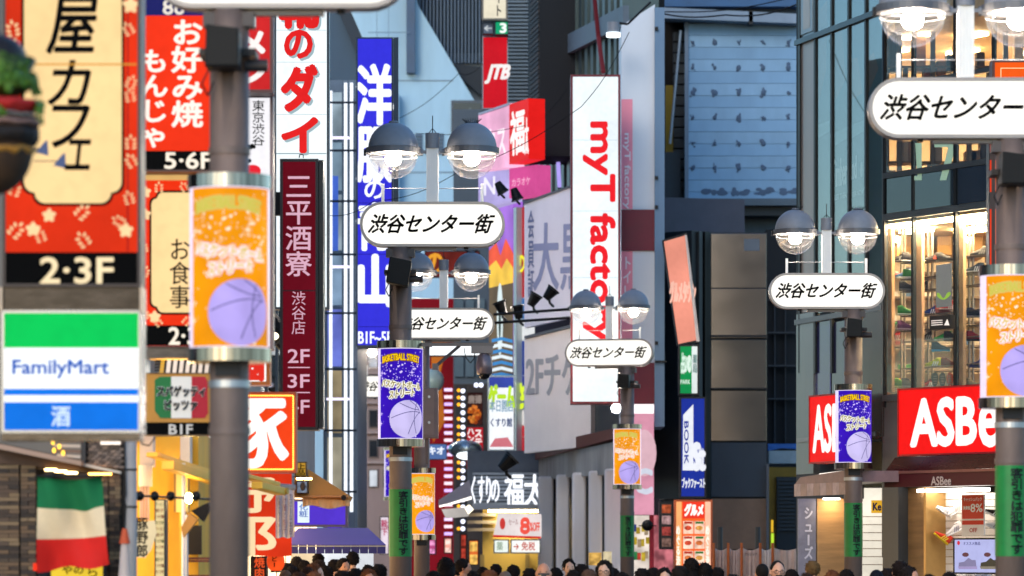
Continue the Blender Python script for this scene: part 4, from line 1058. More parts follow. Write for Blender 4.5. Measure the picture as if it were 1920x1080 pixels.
# ------------------------------------------------------------------ left edge: tiled pub with flag
f = Fr(0, 31.5, 235, 31.5)
t = thing('tiled_pub', 'dark brown tiled pub front behind the italian flag', 'building', f)
MB(f).R(-60, 868, 70, 1300, -3, -.05).build('wall', M('#1c1613', .8), t)
MB(f).R(183, 885, 236, 1300, -.5, -.05).build('wall', M('#1c1613', .8), t)
MB(f).R(70, 880, 183, 1300, -3, -1.2).build('inner_wall', M('#4a3420', .7), t)
TILE = [M(c, .6, 0, .25, 6, .3, .2) for c in ('#3a2b20', '#523f30', '#281d17', '#644d36', '#453628', '#7a6448')]
random.seed(12)
def tile_course(xa, xb, y0, y1, wtile, htile, gap=1.0):
    y = y0; r = 0
    while y < y1:
        x = xa - (wtile*.5 if r % 2 else 0)
        while x < xb:
            x0 = max(xa, x); x1 = min(xb, x+wtile-gap)
            if x1-x0 > 2: MB(f).R(x0, y, x1, y+htile-gap, -.05, -.02+random.uniform(0, .02)).build('brick', random.choice(TILE), t)
            x += wtile
        y += htile; r += 1
tile_course(-2, 36, 872, 1085, 38, 7.6); tile_course(39, 67, 872, 1085, 28, 7.6)
tile_course(186, 203, 890, 1085, 17, 7.6); tile_course(205, 226, 890, 1085, 21, 7.6)
MB(f).Q([(-20, 826), (150, 862), (150, 872), (236, 882), (236, 890), (-20, 875)], -.6, -.06).build('soffit', M('#3a2a1e', .6), t)
MB(f).Q([(-20, 828), (152, 864), (152, 873), (-20, 838)], .0, .25).build('canopy_edge', M('#9a8070', .5, .2), t)
MB(f).Q([(-20, 838), (152, 873), (152, 880), (-20, 868)], -.05, .0).build('canopy_fascia', M('#52392a', .6), t)
for i in range(5): MB(f).Q([(100+i*2, 824+i*9), (151, 824+i*9+i), (151, 829+i*9+i), (100+i*2, 829+i*9)], .02, .06).build('canopy_slat', M('#bfae9c' if i % 2 else '#6a5040', .5), t)
for x, y in ((102, 830), (114, 838), (121, 850), (104, 845)):
    u, z = f.uz(x, y); MB(f).ell((u, -.1, z), (.014, .012, .022), 8, 5).build('lamp_dot', E('#ffc040', 3, 0), t)
for x, y in ((84, 881), (102, 884), (122, 887)):
    MB(f).R(x, y-2.2, x+22, y+1.2, -.02, .02).build('ceiling_lamp', E('#ffd890', 14, 0, light=True), t)
MB(f).R(166, 887, 208, 890, -.02, .02).build('ceiling_lamp', E('#ffb850', 14, 0, light=True), t)
MB(f).R(152, 822, 160, 872, -.04, .03).build('corner_post', M('#2a2a2e', .5), t)
TILE2 = [M(c, .6, 0, .2, 6, .3, .2) for c in ('#6a5c54', '#57493f', '#7c6a5e', '#463a34')]
for r in range(9):
    for k in range(7):
        x = 161+k*10.4+(5 if r % 2 else 0)
        if x > 228: continue
        dy = (x-161)*.18
        MB(f).R(x, 823+r*5.6+dy*.5, min(233, x+9.4), 823+r*5.6+4.7+dy*.5, -.05, -.02).build('brick', random.choice(TILE2), t)
MB(f).R(160, 818, 235, 885, -.2, -.055).build('side_wall', M('#241c18', .8), t)
MB(f).Q([(152, 868), (226, 884), (226, 888), (152, 873)], .0, .06).build('ledge', M('#cfc2b0', .6), t)
for i in range(7): MB(f).R(189+i*5.4, 822, 192.5+i*5.4, 833, .0, .03).build('ceiling_lamp', E('#fff0e0', 2.2, 0), t)

# flag
f = Fr(68, 30.8, 204, 30.8, ybot=1076)
t = thing('tricolour_flag', 'hanging green white and red flag with soft folds by the tiled pub', 'flag', f)
x0, zb, x1, zt = f.rect(70, 893, 190, 1060)
nx, nz = 30, 36
def fp(i, j):
    s = i/nx; v = j/nz
    X = x0+(x1-x0)*s*(1+.13*v)
    Z = zt+(zb-zt)*v*(1.06-.06*s) - .02*math.sin(math.pi*s)*(1-v)*1.4 - .018*v*math.sin(s*9+1)*(v > .95)
    Y = -.05*math.sin(s*5.5+v*3.2)*(.3+v) - .028*math.sin(s*11-v*5) - .035*math.exp(-((s-.75-.1*v)**2)/.012)*(1-abs(v-.4))
    sag = .025*math.exp(-((s-.72)**2)/.02)*math.exp(-((v-.3)**2)/.05)
    return (X, Y, Z-sag)
for nm, j0, j1, c in (('green_band', 0, 12, '#08683a'), ('white_band', 12, 24, '#dcc6a0'), ('red_band', 24, 36, '#cc1a10')):
    m = MB(f)
    for j in range(j0, j1+1):
        for i in range(nx+1): m.v.append(fp(i, j))
    for j in range(j1-j0):
        for i in range(nx): k = j*(nx+1)+i; m.f.append((k, k+nx+1, k+nx+2, k+1))
    m.build(nm, M(c, .85, 0, .07, 8, 1, .1), t, smooth=True)
beam(f, t, (66, 893), (192, 893), .006, .02, DARK, 'flag_rod')
f, t = sign('shop_sign', 'yellow lit sign with black kana below the flag', 'shop sign', 94, 1056, 195, 1100, 31.3, E('#f0cc3a', .95, .1, light=True), fw=.008)
text(f, t, 'やの', (117, 1061, 156, 1076), INK, .014, .03); text(f, t, 'ら', (166, 1062, 182, 1082), INK, .014, .02)
f2 = Fr(130, 30.2, z0=0)
f2 = Fr(60, 31, 74, 31); o = tag(MB(f2).R(62, 1056, 69, 1070, 0, .05).build('small_lamp', E('#e03018', 1.3, .2)), 'tiny red lamp left of the flag corner', 'light')
f2 = Fr(90, 30.0)
# ------------------------------------------------------------------ model hamburger hanging at the left edge
f = Fr(-8, 21, ybot=375)
t = thing('model_hamburger', 'big model hamburger with lettuce and tomato cut by the left edge', 'hamburger model', f, None)
k_ = 21/F
def ring_(r0, z0, r1, z1, amp, fr, mat, name, ph=0, n=60):
    m = MB(f)
    prof = [(r0*.3, z0), (r0, z0+.01), ((r0+r1)/2*1.04, (z0+z1)/2), (r1, z1-.01), (r1*.3, z1)]
    for (r, z) in prof:
        for q in range(n):
            a = 2*math.pi*q/n; nzv = noise.noise(Vector((math.cos(a)*fr, math.sin(a)*fr, z*12+ph)))
            rr = r+amp*nzv*(r > r0*.5); m.v.append((rr*math.cos(a), rr*math.sin(a), z+amp*.8*noise.noise(Vector((math.cos(a)*fr, math.sin(a)*fr, ph+5)))))
    for j in range(len(prof)-1):
        for q in range(n):
            a = j*n+q; b = j*n+(q+1) % n; m.f.append((a, b, b+n, a+n))
    return m.build(name, mat, t, smooth=True)
MB(f).ell((0, 0, .29), (.205, .205, .26), 32, 16).build('lower_bun', M('#3a2612', .8, 0, .4, 8), t, smooth=True)
ring_(.19, .23, .22, .29, .02, 3, M('#b07a28', .6, 0, .4, 9), 'cheese', 1)
ring_(.215, .29, .24, .39, .02, 5, M('#1e140d', .7, 0, .4, 20, 1, .5), 'patty', 2)
ring_(.225, .39, .24, .44, .012, 4, M('#8a6a60', .7, 0, .5, 20, 1, .4), 'sauce', 3)
ring_(.22, .44, .24, .47, .015, 4, M('#a8a49c', .5, 0, .2, 9), 'onion', 4)
ring_(.215, .47, .235, .55, .012, 3, M('#b01c14', .6, 0, .3, 9), 'tomato', 5)
m = MB(f)
random.seed(5)
for q in range(260):
    a = random.uniform(0, 2*math.pi); zz = random.uniform(.42, .76); rr = .25-.08*max(0, (zz-.56)/.2)+random.uniform(-.02, .02)
    if zz < .6 and random.random() < .75: continue
    c = Vector((rr*math.cos(a), rr*math.sin(a), zz)); s = random.uniform(.02, .045)
    pts = []
    for e in range(7):
        th = 2*math.pi*e/7; v = Vector((math.cos(th)*s*random.uniform(.7, 1.3), random.uniform(-.6, .6)*s, math.sin(th)*s*random.uniform(.7, 1.3)))
        pts.append(tuple(c+Matrix.Rotation(a+math.pi/2, 3, 'Z')@v))
    i = len(m.v); m.v += pts; m.v.append(tuple(c+Vector((math.cos(a), math.sin(a), 0))*s*.4))
    for e in range(7): m.f.append((i+e, i+(e+1) % 7, i+7))
o = m.build('lettuce', M('#4a701a', .6, 0, .5, 14), t, kind='stuff')
ring_(.12, .55, .21, .78, .03, 5, M('#2c4010', .5, 0, .4, 12), 'lettuce_heart', 6)
MB(f).ell((-.02, 0, .78), (.19, .19, .13), 28, 10).build('upper_bun', M('#1c130d', .5, 0, .3, 8), t, smooth=True)
MB(f).cyl((0, 0, .9), (0, 0, 1.6), .02).build('hanger', DARK, t)
MB(f).cyl((-.02, -.0, -.6), (-.02, 0, .05), .03).build('stem', DARK, t)

# ------------------------------------------------------------------ corner building: green poster glass (left) and shoe shop (right)
fL = Fr(1493, 67, 1657, 62.9)
t = thing('glass_corner_building', 'curved glass corner building with a dark green boot poster behind its panes', 'building', fL)
MB(fL).R(1493, -60, 1657, 590, -.6, -.5).build('backing', M('#141c1c', .6), t)
MB(fL).R(1493, 590, 1600, 1300, -.5, -.3).build('lower_backing', M('#1e2430', .6), t)
PT = M('#3d6056', .55, 0, .35, .35, 1.6)
edges = [1498, 1527, 1558, 1590, 1622, 1655]
for i in range(1, 5):
    MB(fL).R(edges[i], -60, edges[i+1], 588, -.06, -.04).build('poster_strip', PT, t)
BT = P('#6f6a50'); BT2 = P('#6f9690')
for i in range(1, 5):       # faint boot print, strip by strip
    x0, x1 = edges[i]+2, edges[i+1]-3
    pts = {1: [(x0+6, 20), (x1-4, 0), (x1-6, 130), (x0+4, 200)], 2: [(x0+2, 50), (x1-8, 60), (x1-2, 150), (x0+6, 190)],
           3: [(x0, 110), (x0+16, 108), (x1-2, 175), (x0, 190)], 4: [(x0+2, 110), (x0+14, 98), (x1-5, 128), (x0+4, 175)]}[i]
    MB(fL).Q(pts, -.038, -.035).build('boot_print', BT, t)
    yb = {1: 222, 2: 236, 3: 222, 4: 190}[i]
    MB(fL).Q([(x0, yb+14), (x1, yb+4), (x1, yb+24), (x0, yb+40)], -.038, -.035).build('sole_print', BT2, t)
for b, r in (('Timber', (1561, 302, 1588, 352)), ('land', (1592, 296, 1606, 338))):
    text(fL, t, b, r, P('#b9cdc9'), -.03, .025)
u, z = fL.uz(1615, 318, -.03); oval(u, z, .055, .14, -.371, -.368) if False else MB(fL).prism([(u+.06*math.cos(k*.5), z+.13*math.sin(k*.5)) for k in range(12)],   .030, .033).build('tree_emblem_print', P('#9fb6b2'), t)
text(fL, t, 'BEST THEN.', (1564, 366, 1588, 376), P('#9fb6b2'), -.03, .02); text(fL, t, 'BETTER NOW', (1592, 362, 1619, 371), P('#9fb6b2'), -.03, .02)
MB(fL).R(1497, 84, 1526, 588, -.05, -.01).build('metal_panel', M('#9a918c', .35, .5, .25, .5, 4), t)
MB(fL).R(1497, -40, 1526, 74, -.05, -.01).build('metal_panel', M('#7b8a94', .35, .5, .25, .5, 4), t)
wf = MB(fL).R(1501, -20, 1523, 66, -.009, .01).build('window_frame', M('#8fa3ad', .4, .3), t)
MB(fL).R(1506, -20, 1518, 56, .011, .014).build('pane', M('#9d9890', .3), wf)
for i, x in enumerate(edges):
    MB(fL).R(x-1.5, -60, x+1.5, 700 if i < 5 else 1045, -.03, .02).build('mullion', M('#161b1e', .4, .4), t)
for i in range(1, 5): MB(fL).R(edges[i]+1.5, -60, edges[i+1]-1.5, 588, -.012, -.006).build('glass_pane', PANE, t)
a, z = fL.uz(1494, 86); b, _ = fL.uz(1657, 86)
MB(fL).box(a, b, -.05, .02, z, z+.09).build('transom', M('#4d626a', .4, .5), t)
a, z = fL.uz(1494, 600); MB(fL).box(a, b, -.05, .02, z-.09, z).build('transom', M('#5d666c', .4, .5), t)
for i in range(0, 5):
    MB(fL).R(edges[i]+2, 605, edges[i+1]-2, 830, -.04, -.02).build('dark_pane', M(('#3e4658', '#2a2f6a', '#23274f', '#1f2230', '#3a3430')[i], .15, .1, .5, .6), t)
text(fL, t, 'Y', (1502, 705, 1516, 742), P('#8f99a4'), -.01, .03)
MB(fL).R(1493, 590, 1525, 890, -.1, .02).build('side_panel', M('#6f7378', .3, .6, .3, .8, 3), t)
MB(fL).R(1493, 822, 1640, 830, -.1, .05).build('ledge', M('#8a8f94', .4, .5), t)
MB(fL).R(1618, 545, 1657, 822, -.03, .04).build('bronze_column', M('#4a3f38', .25, .7, .5, .8, 4), t)
fG = Fr(1493, 64.4, 1657, 64.4)
tg = thing('corner_shop_front', 'ground floor of the corner building with wood panel and bright narrow window', 'shop', fG)
MB(fG).R(1584, 888, 1614, 1100, -.3, -.1).build('wall', M('#4a4440', .5), tg)
MB(fG).R(1545, 934, 1575, 936.5, .1, .3).build('ceiling_lamp', E('#ffe6c0', 30, 0, light=True), tg)  # lamp added under the awning to brighten the wood panel
MB(fG).R(1622, 930, 1657, 1090, -.6, -.32).build('pillar', M('#5d5a58', .5), tg)
MB(fG).R(1532, 935, 1584, 1100, -.2, 0).build('wood_panel', M('#c09460', .5, 0, .3, 1, .12), tg)
MB(fG).R(1497, 935, 1530, 1100, -.2, 0).build('poster_panel', M('#8c8ca0', .5, 0, .4, 2), tg)
text(fG, tg, 'シューズ', (1508, 950, 1524, 1050), P('#d8d8e8'), .02, .03, vert=True)
MB(fG).R(1614, 915, 1655, 1100, -.3, -.1).build('shop_window', E('#f3ead8', .95, .2, 1, light=True), tg)
MB(fG).R(1634, 938, 1655, 962, -.05, 0).build('brand_card', E('#e8b030', .9), tg)
text(fG, tg, 'Ke', (1637, 943, 1652, 957), P('#2a3a80'), .02, .05)
for i in range(7): MB(fG).R(1614, 968+i*15, 1655, 969.5+i*15, -.1, -.08).build('slat', M('#b8a898', .5), tg)
MB(fG).R(1590, 900, 1620, 935, -.2, -.0).build('lower_fascia', M('#4a4440', .5), tg)
f, t = sign('shop_sign', 'smaller red lit shoe shop sign left of the purple banner post', 'shop sign', 1518, 742, 1600, 870, 64.5, E('#ee1c1c', .98, .05, .8, light=True), D2=62.9, frame=M('#a01818', .4), fw=.03)
text(f, t, 'ASBee', (1525, 762, 1606, 848), E('#fff8f4', 1.08, .03), .014, .035)
f = Fr(1488, 65, 1584, 62.6, ybot=935)
t = thing('cloth_awning', 'clear pinkish vinyl awning under the smaller red sign', 'awning', f)
MB(f).Q([(1500, 895), (1584, 882), (1584, 903), (1489, 910)], .0, .9).build('roof_cloth', M('#8d6a66', .35, .0, .3, 3), t)
for i in range(8):
    x = 1489+i*12
    MB(f).R(x, 908-i*.5, x+11.6, 931-i*.5, .9, .92).build('valance_flap', M('#a08078' if i % 2 else '#b0979a', .35, 0, .4, 5), t)
MB(f).Q([(1536, 888), (1584, 882), (1584, 886), (1536, 893)], .1, .3).build('tube_light', E('#fff4e8', 1.6, .1), t)

# shoe shop wing
f = Fr(1657, 62.8, 1985, 58.9)
t = thing('shoe_shop_building', 'curved glass shoe shop with lit shelves of sneakers at the right', 'building', f)
W = f.w
def zof(y, x=1712): return f.uz(x, y)[1]
z_s1, z_s2, z_top = zof(738), zof(408), zof(322)
f0 = Fr.plain(0, 0); f0.loc = f.loc; cs, sn = f.t.x, f.t.y
def slab(z0, z1, name, mat):
    """floor plate following the plan of the curved glass"""
    P_ = [(0.06, .06), (W, .06)]
    for X, Y in ((12, 60.5), (12, 67), (5.35, 67)):
        dx, dy = X-f.A.x, Y-f.A.y; P_.append((dx*cs+dy*sn, -dx*sn+dy*cs))
    m = MB(f); n = len(P_); m.v = [(x, y, z) for z in (z0, z1) for x, y in P_]
    m.f = [tuple(range(n-1, -1, -1)), tuple(range(n, 2*n))]+[(k, (k+1) % n, n+(k+1) % n, n+k) for k in range(n)]
    return m.build(name, mat, t)
def wl(X, Y):
    dx, dy = X-f.A.x, Y-f.A.y; return (dx*cs+dy*sn, -dx*sn+dy*cs)
def wbox(X0, X1, Y0, Y1, z0, z1, name, mat, emit=None):
    m = MB(f); q = [wl(X0, Y0), wl(X1, Y0), wl(X1, Y1), wl(X0, Y1)]
    m.v = [(x, y, z) for z in (z0, z1) for x, y in q]
    m.f = [(3, 2, 1, 0), (4, 5, 6, 7)]+[(k, (k+1) % 4, 4+(k+1) % 4, 4+k) for k in range(4)]
    return m.build(name, mat, t)
wbox(5.3, 12, 67, 67.3, 0, 12, 'back_wall', M('#fae8cc', .7, 0, .05))
wbox(11.7, 12, 60.5, 67, 0, 12, 'side_wall', M('#e6c9a0', .7, 0, .08))
slab(z_s2-.05, z_s2+.35, 'ceiling_slab', M('#d8b88c', .7, 0, .05))
slab(z_s1-.3, z_s1, 'floor_slab', M('#a58c70', .6))
slab(z_top-.35, z_top-.2, 'floor_slab', M('#c8a070', .6))
slab(zof(40), zof(40)+.3, 'ceiling_slab', M('#d8b88c', .6))
MB(f).box(0, W, .05, .25, z_s2+.36, z_top-.02).build('spandrel', M('#46586a', .5, 0, .1, 1), t)
lampm = MB().box(-.35, .35, -.1, .1, 0, .04).mesh('ceiling_lamp', E('#ffdcaa', 190, 0, light=True))
for X, Y in ((6.7, 63.6), (7.6, 63.6), (8.6, 63), (9.5, 62.5), (6.5, 65.6), (7.7, 65.6), (9, 65.6), (7.6, 61.8), (8.6, 60.8)):
    x, y = wl(X, Y); child('ceiling_lamp', lampm, t, (x, y, z_s2-.11))
    if Y > 63:
        for zz in (12.6, zof(40)-.06, z_top-.0+1.15): child('ceiling_lamp', lampm, t, (x, y, zz), E('#ffd8a0', 45, 0, light=True))
for x in (.35, .95, 1.55, 2.15, 2.75):  # extra lamp row behind the glass, added to light the shoes
    child('ceiling_lamp', lampm, t, (x, .2, z_s2-.10))
mulm = M('#24282c', .35, .6)
for x, w_ in ((1658, 5), (1711, 6), (1790, 7), (1862, 5), (1940, 6)):
    a = f.uz(x, 400)[0]; ww = w_/115
    MB(f).box(a, a+ww, -.03, .04, z_s1-.2, 12).build('mullion', mulm, t)
for z, h in ((z_s2+.0, .11), (z_top-.05, .09), (zof(160), .07), (z_s1-.1, .1)):
    MB(f).box(0, W, -.035, .045, z, z+h).build('transom', M('#4d565c', .35, .6), t)
xs = [f.uz(x, 400)[0] for x in (1661, 1712, 1793, 1864, 1942)]
for i in range(4):
    MB(f).box(xs[i]+.04, xs[i+1]-.04, -.01, 0, z_s1, z_s2-.01).build('glass_pane', PANE, t)
    MB(f).box(xs[i]+.04, xs[i+1]-.04, -.01, 0, z_s2+.12, z_top-.06).build('spandrel_pane', glass_mat('dark_window', (.1, .12, .15), .35), t)
    MB(f).box(xs[i]+.04, xs[i+1]-.04, -.01, 0, z_top+.05, 12).build('glass_pane', PANE, t)
# pale number painted on the pane
LG = P('#a8d0b8')
MB(f).Q([(1716, 268), (1728, 268), (1728, 338), (1714, 338), (1714, 330), (1720, 330)], .012, .016).build('window_lettering', LG, t)
MB(f).Q([(1752, 266), (1792, 266), (1792, 276), (1774, 338), (1762, 338), (1778, 276), (1752, 276)], .012, .016).build('window_lettering', LG, t)
# shop racks
UP = M('#b8b0a4', .3, .7)
for x in (1688, 1694, 1738, 1746, 1815, 1822):
    a, z0_ = f.uz(x, 735, -.5); _, z1_ = f.uz(x, 428, -.5); MB(f).box(a, a+.03, .5, .53, z0_, z1_).build('rack_upright', UP, t)
SH = M('#8d8478', .3, .4)
shelves = [492, 523, 546, 592, 620, 640, 690, 728]
for y in shelves:
    zz = f.uz(1712, y, -.4)[1]; MB(f).box(.06, W-.1, .3, .6, zz-.015, zz).build('shelf', SH if y in (640, 690, 728) else M('#3c3a3a', .4, .4), t)
for x0, x1, c in ((1662, 1672, '#caa27a'), (1714, 1728, '#d2ab88'), (1794, 1806, '#c9a884')):
    a, z0_ = f.uz(x0, 735, -.2); b, z1_ = f.uz(x1, 412, -.2)
    MB(f).box(a, b, .2, .26, z0_, z1_).build('inner_jamb', M(c, .4, .2, .1), t)
for i in range(12):
    X = 6.0+i*.3; wbox(X, X+random.uniform(.1, .28), 65, 65.8, z_s2-random.uniform(.3, .6), z_s2-.06, 'ceiling_duct', M('#a8824e', .6))
random.seed(21)
for i in range(34):       # stock on the far shelves
    X = random.uniform(5.9, 9.4); lv = i % 6; z = z_s1+.18+lv*.42
    wbox(X, X+random.uniform(.18, .28), 66.4, 66.5, z, z+random.uniform(.06, .11), 'shoe_box', M(random.choice(('#8a3a2c', '#2c5a8a', '#f0e8dc', '#5a5048', '#3a7a3c', '#d0a050', '#f0e8e0')), .5))
for lv in range(6): wbox(5.6, 9.8, 66.3, 66.9, z_s1+.15+lv*.42, z_s1+.18+lv*.42, 'far_shelf', M('#7a6a58', .5))
for i in range(22):
    X = 5.95+i*.15+random.uniform(-.05, .05); zz = z_top+random.choice((.0, .3)); Y = 63.4 if X > 6.2 else 65
    wbox(X, X+random.uniform(.06, .22), Y, Y+.3, zz, zz+random.uniform(.12, .38), 'display_block', M(random.choice(('#3a2c24', '#6a4a34', '#a07850', '#241c1a', '#8a7460')), .5))
for i in range(26):
    X = 6.0+i*.13+random.uniform(-.05, .05); zz = zof(150)+random.choice((.02, .3)); Y = 63.4 if X > 6.2 else 65
    wbox(X, X+random.uniform(.05, .16), Y, Y+.3, zz, zz+random.uniform(.2, .7), 'display_block', M(random.choice(('#3a2c24', '#8a5a38', '#a88458', '#16161a', '#7a3a2c', '#c8b090')), .5))
for X in (6.35, 6.9, 7.5, 8.1): wbox(X, X+.08, 63.3, 63.4, z_top, 12.5, 'rack_upright', M('#4a3c30', .4, .4))
for z in (zof(150), zof(105), zof(200), z_top+.3): wbox(6.0, 9, 63.35, 63.8, z-.03, z, 'far_shelf', M('#5a4632', .5))
MB(f).box(f.uz(1842, 300)[0], f.uz(1855, 300)[0], .4, .45, f.uz(1842, 305)[1], f.uz(1842, 280)[1]).build('amber_screen', E('#ffb040', 1.4, .5, 6), t)

# hanging poster and shoe box in the window
f2 = Fr(1755, 61.3, 1783, 60.9, ybot=577)
t2 = thing('hanging_poster', 'dark grey hanging shop poster with green and yellow arc in the shoe window', 'poster', f2)
MB(f2).R(1755, 497, 1783, 577, 0, .02).build('sheet', M('#5c6468', .5), t2)
m = MB(f2)
pts = [f2.uz(1756+26*k/10, 552-10*math.sin(math.pi*(.1+.9*k/10))*-1, .03) for k in range(11)]; pts2 = [(x, z+.05+.03*math.sin(k)) for k, (x, z) in enumerate(pts)]
for k in range(10): m.prism([pts[k], pts[k+1], pts2[k+1], pts2[k]], -.024, -.022)
m.build('arc_print', P('#7fae3a'), t2)
f2 = Fr(1743, 61.2, 1783, 60.8, ybot=620)
t2 = thing('shoe_box', 'black shoe box with white stripes standing in the shoe window', 'box', f2)
MB(f2).R(1743, 593, 1782, 619, -.1, 0).build('body', M('#16171a', .4), t2)
for k in range(3): MB(f2).R(1746, 601+k*4, 1767, 602.6+k*4, .001, .004).build('stripe_print', P('#e8e8e8'), t2)
MB(f2).Q([(1770, 610), (1776, 598), (1780, 610)], .001, .004).build('stripe_print', P('#e8e8e8'), t2)

def shoe_meshes():
    L = .27
    def ringset(sc, z0, top):
        m = MB(); N = 12
        prof = [(0, .02, .35), (.04, .038, .62), (.25, .046, .8), (.5, .04, 1.0), (.72, .034, 1.0), (.92, .034, .98), (1.0, .018, .7)]
        for s, w, hgt in prof:
            hh = top(s)
            for k in range(N):
                a = 2*math.pi*k/N
                m.v.append((-L/2+L*s, w*sc*math.cos(a), z0+hh*(.5+.5*math.sin(a))))
        for j in range(len(prof)-1):
            for k in range(N): a = j*N+k; b = j*N+(k+1) % N; m.f.append((a, b, b+N, a+N))
        m.f.append(tuple(range(N-1, -1, -1))); m.f.append(tuple(range((len(prof)-1)*N, len(prof)*N)))
        return m
    sole = ringset(1.1, 0, lambda s: .028+.012*s)
    up = ringset(1.0, .018, lambda s: .035+.075*max(0, min(1, (s-.05)/.65))+(.02 if s > .6 else 0))
    col = MB(); col.ell((.07, 0, .125), (.045, .028, .008), 12, 5)
    tri = MB()
    for k in range(3): tri.prism([(-.02+k*.03, .02), (-.005+k*.03, .02), (.02+k*.03, .09), (.005+k*.03, .09)], -.047, -.040)
    return sole.mesh('sole', P('#ddd8d0'), True), up.mesh('upper', P('#333333'), True), col.mesh('collar', BLACK, True), tri.mesh('side_stripe', P('#eeeeee'))
P('#333333')
def fixhex(h): return h
SHM = shoe_meshes()
def shoe(px, py, D, up, sole, stripe, label, rz=0, ry=0, s=1.0, group='sneakers on show in the shoe shop window'):
    f = Fr(px, D, ybot=py); f.rz = rz
    t = thing('sneaker', label, 'shoe', f, group); t.rotation_euler = (0, ry, rz); t.scale = (s, s, s)
    child('sole', SHM[0], t, mat=P(sole)); child('upper', SHM[1], t, mat=P(up)); child('collar', SHM[2], t, mat=BLACK); child('side_stripe', SHM[3], t, mat=P(stripe))
def Dw(px, d): # depth of a point d metres behind the shop window plane
    A = f.A; u, _ = f.uz(px, 500, -d); return A.y + u*f.t.y + d*f.t.x
f = Fr(1657, 62.8, 1985, 58.9)
SL = [
 (1687, 492, '#1c1c20', '#44444a', '#777777', 'black sneaker, leftmost on the top rack of the shoe window'),
 (1708, 492, '#26262c', '#8a8a90', '#c8c8c8', 'charcoal sneaker, second on the top rack near the uprights'),
 (1749, 492, '#18181c', '#c8c0b8', '#c04030', 'black sneaker with red stripe on the top rack above the hanging poster'),
 (1773, 492, '#202024', '#e0d8c8', '#ffffff', 'black and white sneaker right of the hanging poster top'),
 (1836, 482, '#101014', '#303034', '#606060', 'black sneaker high in the right window bay'),
 (1680, 523, '#b86a68', '#e0c8c0', '#ffffff', 'dusty pink sneaker on the second rack'),
 (1695, 523, '#2a5a8a', '#d8d8d8', '#a0d8ff', 'blue sneaker on the second rack of the left bay'),
 (1710, 523, '#3a8a3a', '#d8d8d8', '#ffffff', 'green sneaker on the second rack beside the left mullion'),
 (1827, 512, '#3a4a60', '#c8c8c8', '#ffffff', 'slate blue sneaker on the second rack, right bay'),
 (1703, 546, '#222226', '#5a5a5e', '#a0a0a0', 'black low sneaker under the blue one'),
 (1729, 546, '#2c2a2c', '#6a6a6a', '#a0a0a0', 'dark sneaker left of the hanging poster'),
 (1700, 592, '#2f8a3c', '#c8e0c8', '#d8f060', 'bright green sneaker in the left bay'),
 (1745, 592, '#1e3f9a', '#e0e0e8', '#ffffff', 'royal blue sneaker above the black shoe box'),
 (1771, 592, '#a04a40', '#c8b8b0', '#e8d8d0', 'rust brown sneaker above the black shoe box'),
 (1777, 582, '#d83a30', '#f0c8c0', '#ffffff', 'red sneaker perched over the rust brown one'),
 (1830, 596, '#24304a', '#a8b0c0', '#c8d0e0', 'navy sneaker in the right bay beside the orange banner'),
 (1676, 620, '#3a8a50', '#c0d8c8', '#ffffff', 'green sneaker at the left edge of the middle rack'),
 (1700, 620, '#7a3a6a', '#c8b0c8', '#4aa0d0', 'purple sneaker on the middle rack of the left bay'),
 (1768, 640, '#2fa040', '#d0e8d0', '#ffffff', 'vivid green sneaker below the black shoe box'),
 (1787, 640, '#302c2c', '#787070', '#a8a0a0', 'dark grey sneaker below the black shoe box'),
 (1737, 640, '#484040', '#8a8280', '#c0c0c0', 'brown grey sneaker left below the black shoe box'),
 (1830, 640, '#b01c24', '#1c1c1c', '#101010', 'red and black sneaker in the right bay'),
 (1676, 640, '#b83028', '#d8c0b8', '#ffffff', 'small red sneaker in the left bay under the green one'),
 (1764, 660, '#26344e', '#3a9ad8', '#c8d0d8', 'navy runner with blue sole raised in the middle bay'),
 (1749, 690, '#b8c030', '#e0e0a0', '#ffffff', 'yellow lime sneaker on the lower shelf'),
 (1782, 690, '#7a342c', '#c8a098', '#e8d0c8', 'maroon runner on the lower shelf'),
 (1834, 690, '#1c2a60', '#3a4a90', '#8090d0', 'deep blue sneaker on the lower shelf, right bay'),
 (1692, 728, '#6aa02c', '#d0d8a0', '#f0f060', 'lime green sneaker on the bottom shelf, left bay'),
 (1676, 728, '#c8642c', '#e8c8a8', '#ffffff', 'orange sneaker on the bottom shelf at the left edge'),
 (1708, 728, '#8a7a68', '#c0b0a0', '#e0d8c8', 'tan sneaker on the bottom shelf beside the left mullion'),
 (1740, 728, '#b03038', '#d8b0b0', '#ffffff', 'crimson sneaker on the bottom shelf, middle bay'),
 (1824, 728, '#c8b890', '#e8e0c8', '#a09060', 'beige sneaker on the bottom shelf, right bay')]
for i, (px, py, u_, s_, st, lb) in enumerate(SL):
    shoe(px, py-.5, Dw(px, .45), u_, s_, st, lb, rz=(0, math.pi, .4, math.pi-.4)[i % 4], s=1.12)
for i, (px, c, l) in enumerate(((1753, '#2a2422', 'leftmost'), (1767, '#3a302c', 'middle'), (1781, '#b84a28', 'orange'))):
    ff = Fr(px, Dw(px, .4), ybot=726); t2 = thing('shoe_sole', '%s upright shoe sole of three in the shoe window' % l, 'shoe', ff, 'upright soles in the shoe window')
    m = MB(); m.prism([(.052*math.cos(a)*(1+.22*math.sin(a)), .12+.12*math.sin(a)) for a in [k*.35 for k in range(18)]], -.02, .02); m.build('outsole', P(c), t2)
    m = MB()
    for k in range(4): m.box(-.03, .03, -.024, -.02, .05+k*.04, .065+k*.04)
    m.build('tread', P('#8a7a70'), t2)

